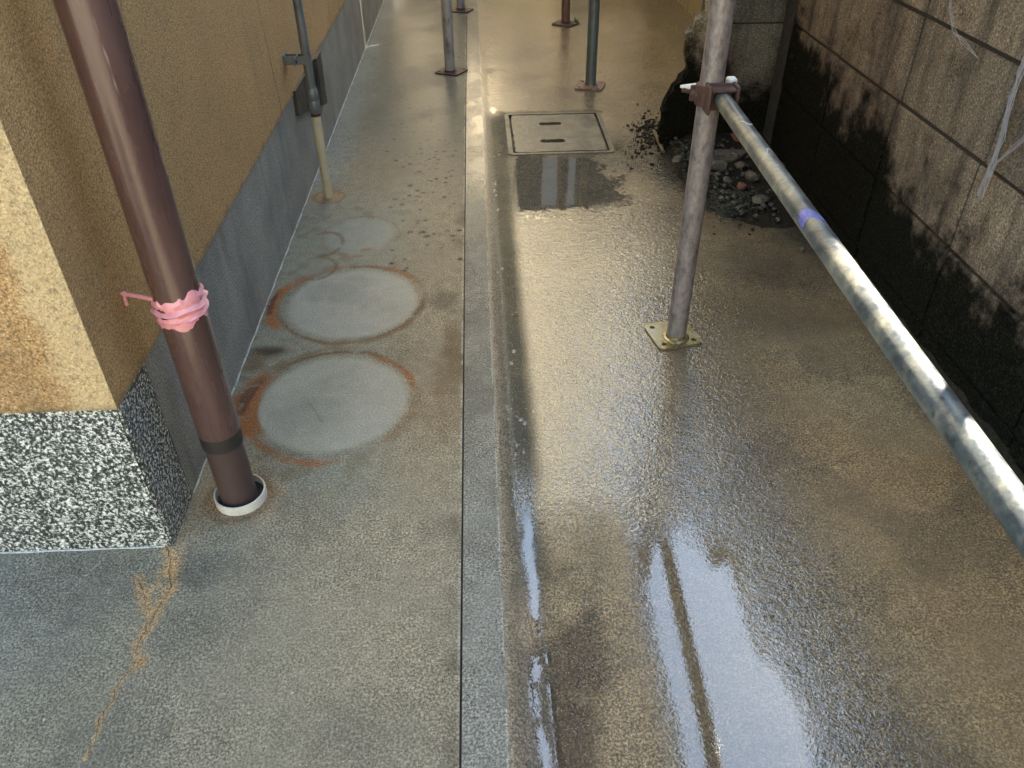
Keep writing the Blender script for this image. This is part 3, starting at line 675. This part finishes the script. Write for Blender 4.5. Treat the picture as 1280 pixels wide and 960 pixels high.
ld = empty('scaffold_ledger', (.4925, 1.61, .6), 'horizontal scaffold rail running from the nearest post towards the viewer at right', 'scaffold rail')
L0 = Vector((.4945, 1.612, .600)); L1 = Vector((.4365, -.6, .600))
bm = bmesh.new(); tube(bm, [L0.lerp(L1, t) for t in (0, .05, .3, .6, 1)], .0172, 36); obj('rail_tube', bm, MT['ledger'], ld, True)
def on_led(t, a0, a1, wdt, r, seed):
    """paint scrap that follows the rail tube"""
    bm = bmesh.new(); d = (L1-L0).normalized(); u = d.cross(Vector((0, 0, 1))).normalized(); w = Vector((0, 0, 1))
    rows = []
    for i in range(7):
        s = i/6; rr = []
        for k in range(13):
            a = rad(a0+(a1-a0)*k/12); e = .5+.5*float(vnoise(k*.7, seed, 1))
            p = L0.lerp(L1, t)+d*(wdt*(s-.5)*e*(1-.5*abs(k-6)/6)+.012*math.sin(k*.5+seed))+(math.cos(a)*u+math.sin(a)*w)*r
            rr.append(bm.verts.new(p))
        rows.append(rr)
    for A, B in zip(rows, rows[1:]):
        for k in range(12): bm.faces.new((A[k], A[k+1], B[k+1], B[k]))
    return bm
MT['bluepaint'] = mat_plain('blue marker paint', srgb(90, 88, 150), .6, nscale=120, var=.4)
MT['whitepaint'] = mat_plain('white paint flake', srgb(214, 214, 206), .6, nscale=90, var=.15)
obj('blue_mark', on_led(.262, 0, 180, .050, .0175, 3), MT['bluepaint'], ld)
obj('blue_mark', on_led(.287, 120, 215, .034, .0175, 8), MT['bluepaint'], ld)
obj('white_mark', on_led(.085, 60, 150, .008, .0175, 5), MT['whitepaint'], ld)
obj('white_mark', on_led(.150, 70, 140, .006, .0175, 2), MT['whitepaint'], ld)
cl = empty('scaffold_clamp', (.48, 1.65, .6), 'rusty clamp with white paint flecks joining rail to the nearest post', 'clamp')
bm = bmesh.new(); lathe(bm, (.480, 1.652, .578), [(.0246, 0), (.030, 0), (.0315, .004), (.0315, .036), (.030, .04), (.0246, .04)], 32); obj('collar', bm, MT['rust'], cl, True)
bm = nbox((.462, 1.594, .572), (.468, 1.632, .628), .0015); box(bm, (.518, 1.594, .572), (.524, 1.632, .628)); box(bm, (.468, 1.622, .573), (.518, 1.628, .627)); box(bm, (.4685, 1.596, .618), (.5175, 1.622, .6225)); obj('pocket', bm, MT['rust'], cl)
bm = bmesh.new()
tube(bm, [(.425, 1.668, .604), (.455, 1.672, .600), (.52, 1.676, .602), (.535, 1.672, .606)], [.006, .010, .010, .007], 8); obj('wedge', bm, MT['rust'], cl, True)
bm = bmesh.new(); tube(bm, [(.420, 1.667, .610), (.452, 1.668, .608)], [.003, .008], 7); obj('paint_tip', bm, MT['whitepaint'], cl, True)
bm = nbox((.514, 1.65, .612), (.534, 1.672, .628), .003); obj('paint_tip', bm, MT['whitepaint'], cl)

bm = bmesh.new(); tube(bm, [(.449, 1.640, .598), (.449, 1.655, .598)], .0105, 6); tube(bm, [(.449, 1.628, .598), (.449, 1.690, .598)], .0055, 10); obj('bolt', bm, MT['rust'], cl)
bm = nbox((.440, 1.657, .582), (.458, 1.664, .614), .001); obj('ear', bm, MT['rust'], cl)
# upper scaffold (only seen mirrored in the water)
dk = empty('scaffold_deck', (.28, 1.1, 1.95), 'steel walkway deck of the scaffold above the alley, mirrored in the wet floor', 'scaffold deck')
for x0, x1 in ((-.17, .130), (.134, .434), (.438, .712)):
    obj('deck_plank', nbox((x0, -.3, 1.93), (x1, 2.72, 1.975), .004), MT['plank'], dk)
for y_ in (1.59, 3.66, 4.84):
    t = empty('scaffold_transom', (.2, y_, 1.9), 'cross tube of the scaffold overhead at the post %s' % {1.59: 'nearest the viewer', 3.66: 'behind the manhole', 4.84: 'furthest back'}[y_], 'scaffold tube', 'cross tubes of the scaffold')
    bm = bmesh.new(); tube(bm, [(-.25, y_, 1.895), (.7, y_, 1.895)], .0243, 20); obj('tube', bm, MT['galv'], t, True)
sh_ = bmesh.new(); cols = []  # translucent sheet added out of view so sunlight glows in the wet floor
for i in range(25):
    x_ = -.60+i*(1.95/24); cols.append([sh_.verts.new((x_, 6.4+.03*math.sin(i*1.3)+.02*math.sin(j*.8+i*.3), 0.3+j*.5)) for j in range(14)])
for A, B in zip(cols, cols[1:]):
    for j in range(13): sh_.faces.new((A[j], B[j], B[j+1], A[j+1]))
tag(obj('glow_sheet', sh_, MT['sheet'], None, True), 'unseen cream sheet added at the far end for the floor glow', 'sheet')

# ------------------------------------------------------------------ manhole
mh = empty('manhole_cover', (.3, 3.1, 0), 'square concrete manhole cover with two dark lifting slots', 'manhole cover')
mz = floor_z(.3, 2.85)
def rect_strip(bm, x0, y0, x1, y1, z0, z1): box(bm, (x0, y0, z0), (x1, y1, z1))
FR = [(MHX0-.012, MHX1+.012, MHY0-.012, MHY1+.012)]
bm = bmesh.new()
outl = rounded(MHX1-MHX0+.03, MHY1-MHY0+.03, .02, 0, ((MHX0+MHX1)/2, (MHY0+MHY1)/2)); inn = rounded(MHX1-MHX0-.004, MHY1-MHY0-.004, .008, 0, ((MHX0+MHX1)/2, (MHY0+MHY1)/2))
MT['mhframe'] = mat_plain('grimy frame', srgb(74, 70, 54), .5, nscale=60, var=.5, dirt=srgb(30, 32, 20), dirtamt=.9, dscale=14, bump=.002)
obj('frame', plate_bm(outl, [inn], mz-.015, mz+.0018), MT['mhframe'], mh)
lx0, lx1, ly0, ly1 = MHX0+.012, MHX1-.012, MHY0+.013, MHY1-.012
s1 = rounded(.092, .034, .012, rad(1), (.286, 3.215)); s2 = rounded(.096, .034, .012, rad(0), (.281, 3.02))
def jag(loop, a, s):
    out = []
    for i in range(len(loop)):
        p, q = loop[i], loop[(i+1) % len(loop)]; L = math.hypot(q[0]-p[0], q[1]-p[1]); k_ = max(1, int(L/.018))
        for k in range(k_):
            t = k/k_; x_, y_ = p[0]+(q[0]-p[0])*t, p[1]+(q[1]-p[1])*t
            out.append((x_+a*(float(vnoise(x_*60, y_*60, 1, s))-.5), y_+a*(float(vnoise(x_*60, y_*60, 1, s+4))-.5)))
    return out
bm = plate_bm(jag(rounded(lx1-lx0, ly1-ly0, .012, 0, ((lx0+lx1)/2, (ly0+ly1)/2)), .006, 2), [jag(s1, .004, 5), jag(s2, .004, 6)], mz-.012, mz+.0012)
m_ = M('wet manhole concrete'); g1 = m_.noise(300, 3, .7); g2 = m_.noise(12, 4)
cc = m_.ramp(g1, [(.34, srgb(48, 44, 34)), (.5, srgb(104, 98, 80)), (.66, srgb(168, 158, 132))]); cc = m_.mix(m_.rng(g2, .42, .62, 0, .75), cc, srgb(60, 56, 42))
m_.set(Base_Color=cc, Roughness=.8, Normal=m_.bump(g1, .002, .7), Coat_Weight=m_.rng(g2, .35, .65, .25, .9), Coat_IOR=1.5, Coat_Roughness=.1, Coat_Normal=m_.bump(m_.noise(170, 2), .0016, .8)); MT['mhlid'] = m_.m
obj('lid', bm, MT['mhlid'], mh)
bm = nbox((lx0-.01, ly0-.01, mz-.0165), (lx1+.01, ly1+.01, mz-.0125)); obj('seat', bm, MT['hole'], mh)

# ------------------------------------------------------------------ right block wall
XR = 1.062
bw = empty('block_wall', (XR, 1, 0), 'weathered concrete block boundary wall along the right, black algae at its foot', 'wall')
bm = nbox((XR+.006, -2.0, -.1), (XR+.11, 2.80, 1.38)); obj('mortar_joints', bm, MT['joint'], bw)
def block_mesh(w, h, t, sd, axis):
    bm = bmesh.new(); box(bm, (0, 0, 0), (t, w, h) if axis == 'y' else (w, t, h))
    bmesh.ops.bevel(bm, geom=bm.edges[:], offset=.0028, segments=1, affect='EDGES')
    rr = random.Random(sd)
    for v in bm.verts: v.co += Vector([rr.uniform(-.0011, .0011) for _ in range(3)])
    me = bpy.data.meshes.new('block'); bmesh.ops.recalc_face_normals(bm, faces=bm.faces[:]); bm.to_mesh(me); bm.free(); return me
BMs = [block_mesh(.3985, .1955, .1, s_, 'y') for s_ in range(4)]
for me in BMs: me.materials.append(MT['block'])
zc = [-.150, .054, .258, .463, .668, .873, 1.078, 1.283]
zc = [z_ - 0.0 for z_ in zc]
for r_, z0 in enumerate(zc[:-1]):
    off = 1.568 if r_ % 2 == 1 else 1.774   # vertical joint position
    # joints seen at y = 1.97, 1.56 in the courses above 0.46 and at 1.99, 1.59 below
    base = 1.976 if r_ % 2 == 1 else 1.976
    if r_ in (1, 3, 5): base = 1.976
    else: base = 1.976+.0
    k0 = -10
    for k in range(-10, 3):
        ya = base+.406*k+({0: .0, 1: .010, 2: .012, 3: -.004, 4: -.005, 5: .2, 6: .0}[r_])+.003
        yb = ya+.3965
        if ya > 2.79: continue
        o = link('block', BMs[(k+r_*3) % 4], None, bw)
        o.location = (XR+.0012*((k*7+r_*3) % 3-1), ya-.001, z0+.0042)
        if yb > 2.80: o.scale = (1, (2.795-ya)/.3965, 1)
        o.matrix_parent_inverse = Matrix.Translation(-Vector(bw.location))
bm = nbox((XR-.001, -2.0, 1.382), (XR+.11, 2.80, 1.40), .004); obj('coping', bm, MT['mortar'], bw)
# crumbly mortar fillet at its foot
bm = bmesh.new(); rows = []
for i in range(260):
    y_ = .3+i*.0097; w_ = .010+.012*float(vnoise(y_*30, 3, 1)); h_ = .006+.012*float(vnoise(y_*26, 9, 1))
    rows.append([bm.verts.new(p) for p in ((XR+.004, y_, h_+.004), (XR-.5*w_, y_, h_*.8), (XR-w_, y_, floor_z(1.04, y_)-.001))])
for A, B in zip(rows, rows[1:]):
    for k in range(2): bm.faces.new((A[k], A[k+1], B[k+1], B[k]))
tag(obj('foot_fillet', bm, MT['soil'], bw), 'black crumbly fillet at the foot of the wall', kind='stuff')
bm = bmesh.new(); rr = random.Random(5)
for i in range(1300):
    y_ = rr.uniform(-.4, 2.4); x_ = XR-.012-abs(rr.gauss(0, .012)); s_ = rr.uniform(.0010, .0030)*(.5+float(vnoise(y_*9, 2, 1)))
    bmesh.ops.create_icosphere(bm, subdivisions=1, radius=s_, matrix=Matrix.Translation((x_, y_, floor_z(x_, y_)+s_+.010*max(0, 1-(XR-x_)/.022))))
MT['grit'] = mat_plain('pale grit', srgb(150, 142, 126), .9, nscale=200, var=.6)
tag(obj('white_grit', bm, MT['grit']), 'line of white grit on the floor along the foot of the right block wall', 'grit', kind='stuff')

# ------------------------------------------------------------------ cross wall with broken end
cw = empty('broken_block_wall', (.95, 2.9, 0), 'short grey block wall closing the corner, its left end broken off', 'wall')
YC = 2.905
bm = nbox((.80, YC+.006, -.1), (1.22, YC+.1, 1.43)); obj('mortar_joints', bm, MT['hole'], cw)
CB = [block_mesh(.30, .209, .1, 9, 'x'), block_mesh(.39, .206, .1, 10, 'x')]
for me in CB: me.materials.append(MT['crossblock'])
for r_, z0 in enumerate((-.2, .012, .226, .440, .654, .868, 1.082)):
    o = link('block', CB[0], None, cw); o.location = (.815, YC, z0+.003); o.scale = (1.0, 1, 1)
    o.matrix_parent_inverse = Matrix.Translation(-Vector(cw.location))
# vertical corner strip between the two walls
bm = nbox((1.121, YC-.012, -.1), (1.165, YC+.09, 1.43), .003); obj('corner_mortar', bm, MT['crossblock'], cw)
bm = nbox((1.0635, 2.802, -.1), (1.165, YC-.0135, 1.43)); obj('corner_fill', bm, MT['hole'], cw)
# jagged remains
prof = [WY(u, v, YC) for u, v in ((826, 196), (824, 178), (826, 160), (828, 141), (836, 122), (845, 108), (855, 98), (860, 88), (857, 70), (858, 42), (866, 40), (869, 24), (879, 22), (884, 16), (884, -40))]
prof = [(p[0], p[2]) for p in prof]
prof = [(a, max(b, -.06)) for a, b in prof]
bm = bmesh.new(); NR = 7; rows = []
dense = []
for (a, b), (c, d) in zip(prof, prof[1:]):
    k_ = max(1, int(math.hypot(c-a, d-b)/.018))
    for k in range(k_): dense.append((a+(c-a)*k/k_, b+(d-b)*k/k_))
dense.append(prof[-1])
rr = random.Random(8)
for i, (x_, z_) in enumerate(dense):
    row = [bm.verts.new((.8155, YC-.001, z_))]
    for j in range(NR):
        t = j/(NR-1)
        row.append(bm.verts.new((x_+.016*(t)+rr.uniform(-.006, .006)+.012*(float(vnoise(i*.5, j*.9, 1))-.5), YC+.002+.096*t, z_+rr.uniform(-.006, .006))))
    rows.append(row)
for A, B in zip(rows, rows[1:]):
    for k in range(NR): bm.faces.new((A[k], A[k+1], B[k+1], B[k]))
obj('broken_end', bm, MT['brokenend'], cw)
# mossy dark front of the stump
# ------------------------------------------------------------------ ochre neighbour wall beyond
nb = empty('neighbour_wall', (1.28, 5, 0), 'ochre sided wall beyond the broken block wall at the top', 'wall')
for i in range(14):
    y0 = 3.03+i*.42
    obj('siding_panel', nbox((1.28, y0+.004, -.1), (1.33, y0+.416, 2.6), .003), MT['siding'], nb)
obj('backing', nbox((1.31, 3.03, -.1), (1.36, 8.9, 2.58)), MT['hole'], nb)

# ------------------------------------------------------------------ rubble in the corner
bm = bmesh.new(); nx_, ny_ = 60, 70; rows = []
for j in range(ny_):
    row = []
    for i in range(nx_):
        x_ = .66+i*(.47/(nx_-1)); y_ = 2.12+j*(.80/(ny_-1))
        e = min((x_-.68)*.80+(y_-2.42)*.55, (y_-2.18)*.6, (x_-.672)*1.6)+.12*(float(fbm(x_, y_, 9, 3, 5))-.5)-.02
        if j == 0: e = -1.5

        e2 = min(1, max(0, e/.16)); hgt = -.012-(.03 if e < -1 else 0)+.028*e2+.030*e2*max(0, (y_-2.5)/.4)+.016*e2*float(fbm(x_, y_, 26, 3, 6))
        row.append(bm.verts.new((x_, min(y_, YC-.004) if x_ > .78 else y_, hgt)))
    rows.append(row)
for A, B in zip(rows, rows[1:]):
    for k in range(nx_-1): bm.faces.new((A[k], A[k+1], B[k+1], B[k]))
tag(obj('soil_heap', bm, MT['soil'], None, True), 'dark wet soil and grit heaped in the corner of the block walls', 'soil', kind='stuff')
def soil_z(x_, y_):
    e = min((x_-.68)*.80+(y_-2.42)*.55, (y_-2.18)*.6); e2 = min(1, max(0, e/.16)); return -.012+.028*e2+.030*e2*max(0, (y_-2.5)/.4)+.008*e2
def rock(c, s, seed, flat=1.0, rot=0.0):
    bm = bmesh.new(); bmesh.ops.create_icosphere(bm, subdivisions=2, radius=1)
    r_ = random.Random(seed); pl_ = [(Vector((r_.gauss(0, 1), r_.gauss(0, 1), r_.gauss(0, 1))).normalized(), r_.uniform(.5, .85)) for _ in range(9)]
    for v in bm.verts:
        for nrm, d in pl_:
            k = v.co.dot(nrm)
            if k > d: v.co -= nrm*(k-d)
        v.co *= 1+r_.uniform(-.04, .04)
    M_ = Matrix.Translation(c) @ Matrix.Rotation(rot, 4, 'Z') @ Matrix.Diagonal((s[0], s[1], s[2]*flat, 1))
    bmesh.ops.transform(bm, matrix=M_, verts=bm.verts[:]); return bm
stones = [((897, 216), .034, .032, .026, 'stone', 'pale rounded stone just right of the nearest post'),
          ((846, 208), .026, .022, .014, 'stone', 'small grey stone half buried left of the nearest post'),
          ((918, 184), .034, .026, .022, 'brickred', 'orange-brown stone under the upper end of the rail'),
          ((964, 172), .042, .030, .026, 'brickred', 'dull red brick lump at the foot of the cross wall'),
          ((949, 166), .018, .014, .024, 'stone', 'upright grey chip beside the red brick lump'),
          ((982, 196), .016, .014, .036, 'stone', 'pointed pale shard against the right block wall'),
          ((926, 236), .036, .022, .014, 'brickred', 'flat reddish tile scrap in the dark rubble'),
          ((940, 226), .036, .026, .018, 'stone', 'grey stone just behind the reddish tile scrap'),
          ((924, 214), .028, .022, .016, 'stone', 'grey pebble in the middle of the rubble'),
          ((908, 230), .022, .02, .014, 'stone', 'small stone in front of the pale rounded stone'),
          ((950, 250), .040, .028, .012, 'stone', 'flat stone at the near edge of the rubble'),
          ((1004, 302), .018, .014, .012, 'stone', 'lone stone on the floor under the blue-marked rail'),
          ((915, 203), .022, .018, .014, 'stone', 'stone tucked under the flat slate shard'),
          ((970, 215), .03, .022, .018, 'stone', 'dark stone close to the right block wall'),
          ((880, 200), .03, .02, .016, 'stone', 'stone partly behind the nearest post')]
for i, (p, a, b, c, mt, lb) in enumerate(stones):
    q = G(p[0], p[1], .02); zz = soil_z(q[0], q[1])+c*.55 if q[1] > 2.3 else floor_z(q[0], q[1])+c*.5
    o = obj('brick_lump' if mt == 'brickred' else 'stone', rock((q[0], q[1], zz), (a, b, c), i+3, 1, i*.7), MT[mt])
    tag(o, lb, 'stone', 'stones and brick scraps in the corner rubble')
p0 = G(905, 196, .04)
bm = bmesh.new(); sh = [(-.04, -.035), (.02, -.045), (.085, .012), (.08, .03), (.0, .035), (-.035, .03)]
a = [bm.verts.new((p0[0]+x_, p0[1]+y_, .040+.15*y_)) for x_, y_ in sh]; b = [bm.verts.new((p0[0]+x_, p0[1]+y_, .050+.15*y_)) for x_, y_ in sh]
bm.faces.new(a); bm.faces.new(b)
for i in range(6): bm.faces.new((a[i], a[(i+1) % 6], b[(i+1) % 6], b[i]))
tag(obj('slate_shard', bm, MT['stone']), 'flat pale slate shard lying on the rubble right of the nearest post', 'stone')
a, b = G(817, 163, .012), G(829, 190, .008)
bm = bmesh.new(); tube(bm, [a, (Vector(a)+Vector(b))/2+Vector((0, 0, .004)), b], [.006, .009, .006], 7); tag(obj('wood_splinter', bm, MT['wood']), 'pale wood splinter leaning at the foot of the broken wall stump', 'wood')
bm = bmesh.new(); rr = random.Random(12)
for i in range(420):
    u, v = rr.gauss(811, 9), rr.gauss(166, 11)
    if rr.random() < .2: u, v = rr.uniform(780, 830), rr.uniform(150, 215)
    if rr.random() < .3: u, v = rr.uniform(850, 1000), rr.uniform(190, 290)
    q = G(u, v); s_ = rr.uniform(.002, .007)
    if u < 826: zz = floor_z(q[0], q[1])+s_*.4
    else: zz = soil_z(q[0], q[1])+s_*.6
    mt_ = Matrix.Translation((q[0], q[1], zz)) @ Matrix.Rotation(rr.random()*6, 4, 'Z') @ Matrix.Diagonal((1.5*rr.random()+.4, 1, .6, 1))
    bmesh.ops.create_icosphere(bm, subdivisions=1, radius=s_, matrix=mt_)
tag(obj('debris_crumbs', bm, MT['soil']), 'dark crumbs of dirt scattered by the broken wall and rubble', 'debris', kind='stuff')
bm = bmesh.new(); rr = random.Random(31)
for i in range(150):
    x_, y_ = rr.uniform(.72, 1.03), rr.uniform(2.25, 2.86)
    if (x_-.68)*.80+(y_-2.42)*.55 < .06: continue
    s_ = rr.uniform(.004, .014); t0 = len(bm.verts)
    g_ = bmesh.ops.create_icosphere(bm, subdivisions=1, radius=1)['verts']
    for v in g_: v.co = Vector((v.co.x*s_*rr.uniform(.7, 1.3), v.co.y*s_*rr.uniform(.7, 1.2), v.co.z*s_*rr.uniform(.45, .9)))+Vector((x_, y_, soil_z(x_, y_)+.006+s_*.2))
MT['gravel'] = mat_plain('dark wet chips', srgb(42, 39, 31), .6, nscale=40, var=.6, dirt=srgb(24, 22, 18), dirtamt=.8, dscale=30)
tag(obj('gravel', bm, MT['gravel']), 'small broken chips of concrete strewn over the corner soil', 'gravel', kind='stuff')
# moss cushions
bm = bmesh.new()
for i in range(900):
    x_ = rr.gauss(.80, .05); y_ = rr.gauss(2.40, .05)
    if i % 3 == 0: x_, y_ = rr.uniform(.70, .80), rr.uniform(2.50, 2.85)
    s_ = rr.uniform(.003, .007); bmesh.ops.create_icosphere(bm, subdivisions=1, radius=s_, matrix=Matrix.Translation((x_, y_, soil_z(x_, y_)+.002)) @ Matrix.Diagonal((1, 1, .7, 1)))
tag(obj('moss', bm, MT['moss']), 'dark green moss on the near edge of the corner soil', 'moss', kind='stuff')
# green sprout by the rusty post
q = G(721, 27)
sp = empty('sprout', tuple(q), 'tiny green sprout beside the rusty scaffold post plate', 'plant')
for i in range(9):
    a = i*.75; l = .022+.012*rr.random(); bm = bmesh.new(); d = Vector((math.cos(a), math.sin(a), .9)).normalized(); w_ = d.cross(Vector((0, 0, 1))).normalized()*.009
    b0 = Vector(q)+Vector((.01*math.cos(a*2), .01*math.sin(a), 0)); vs_ = [bm.verts.new(p) for p in (b0, b0+d*l*.5+w_, b0+d*l, b0+d*l*.5-w_)]; bm.faces.new(vs_)
    obj('leaf', bm, MT['leafgreen'], sp)

# cobwebs on the block wall
def web(name, pts, r, n_, label, seed):
    bm = bmesh.new(); r_ = random.Random(seed)
    P = [Vector(WX(u, v, XR-.03)) for u, v in pts]
    for s_ in range(n_):
        jit = [p+Vector((r_.uniform(-.5, .5), r_.gauss(0, 1), r_.gauss(0, 1)))*r*2.2 for p in P]
        pp = []
        for a_, b_ in zip(jit, jit[1:]):
            for k in range(5): pp.append(a_.lerp(b_, k/5)+Vector((0, r_.gauss(0, .0006), r_.gauss(0, .0006))))
        pp.append(jit[-1]); tube(bm, pp, [r*.35]*len(pp), 4)
    tag(obj(name, bm, MT['web']), label, 'cobweb', 'dusty cobwebs on the right block wall')
web('cobweb', [(1190, -20), (1187, 12), (1191, 36), (1203, 52), (1222, 72)], .0014, 5, 'thin dusty cobweb thread near the top of the right block wall', 1)
web('cobweb', [(1300, 20), (1278, 84), (1262, 128), (1252, 172), (1240, 205), (1225, 246)], .0028, 12, 'long thick cobweb strand hanging at the right edge of the block wall', 2)
web('cobweb', [(1310, 150), (1270, 182), (1245, 205), (1236, 222)], .0020, 8, 'shorter cobweb strand joining the long one from the right', 3)

# ------------------------------------------------------------------ surroundings (mirrored in the water, shade the alley)
nh = empty('neighbour_house', (4, 6, 0), 'unseen neighbour house beyond the block wall, sized to block the sun', 'house')
obj('house_wall', nbox((2.3, 3.96, -.1), (9, 7.3, 4.9)), MT['cream'], nh)  # unseen house, sized to keep direct sun off the alley floor
obj('flat_roof', nbox((2.28, 3.94, 4.902), (9.1, 7.35, 5.0)), MT['roof'], nh)
fh = empty('end_house', (0, 10, 0), 'house closing the far end of the alley', 'house')
obj('house_wall', nbox((-4, 9.8, -.1), (6, 10.0, 3.0)), MT['cream'], fh)
for i, (x0, x1, z0, z1, mt) in enumerate(((.50, .80, 1.6, 2.5, 'glass'), (.95, 1.75, .2, 2.3, 'blackplate'), (-.5, .2, .9, 2.0, 'glass'))):
    w_ = obj('window' if mt == 'glass' else 'door', nbox((x0, 9.77, z0), (x1, 9.797, z1), .003), MT[mt], fh)

yh = empty('warm_bounce_house', (0, -6, 0), 'unseen cream house behind the viewer, added for warm bounce', 'house')
obj('house_wall', nbox((-6, -6.4, -.1), (7, -6.2, 4.6)), MT['cream'], yh)  # added behind the camera to bounce warm sunlight into the alley
obj('flat_roof', nbox((-6.2, -9, 4.602), (7.2, -6.0, 4.75)), MT['roof'], yh)

bd = empty('reflection_board', (.6, 6.3, 1.3), 'unseen dark board with two pale panes, added for the puddle reflection', 'board')  # board and panes added only to show as a reflection in the puddle
bm = nbox((.02, 6.27, 1.28), (.50, 6.30, 1.98), .004); box(bm, (.50, 6.27, 1.28), (.54, 6.30, 1.34)); box(bm, (.50, 6.27, 1.92), (.92, 6.30, 1.98)); box(bm, (.66, 6.27, 1.34), (.72, 6.30, 1.92)); box(bm, (.78, 6.27, 1.28), (1.25, 6.30, 1.92)); obj('frame', bm, MT['blackplate'], bd)
MT['pane'] = mat_plain('pale pane', (.55, .62, .66), .5, nscale=5, var=.05)
for x0, x1 in ((.502, .657), (.723, .777)): obj('pane', nbox((x0, 6.28, 1.345), (x1, 6.29, 1.915)), MT['pane'], bd)

wp = empty('rail_shadow_pole', (1.105, 1.222, 1.40), 'unseen pole added on the block wall to shade a patch of the rail', 'pole')
bm = bmesh.new(); tube(bm, [(1.105, 1.222, 1.408), (1.105, 1.222, 2.1)], .021, 20); obj('tube', bm, MT['galv'], wp, True)  # pole added to cast a shadow patch on the rail
obj('foot', nbox((1.068, 1.185, 1.401), (1.142, 1.259, 1.407), .001), MT['rust'], wp)
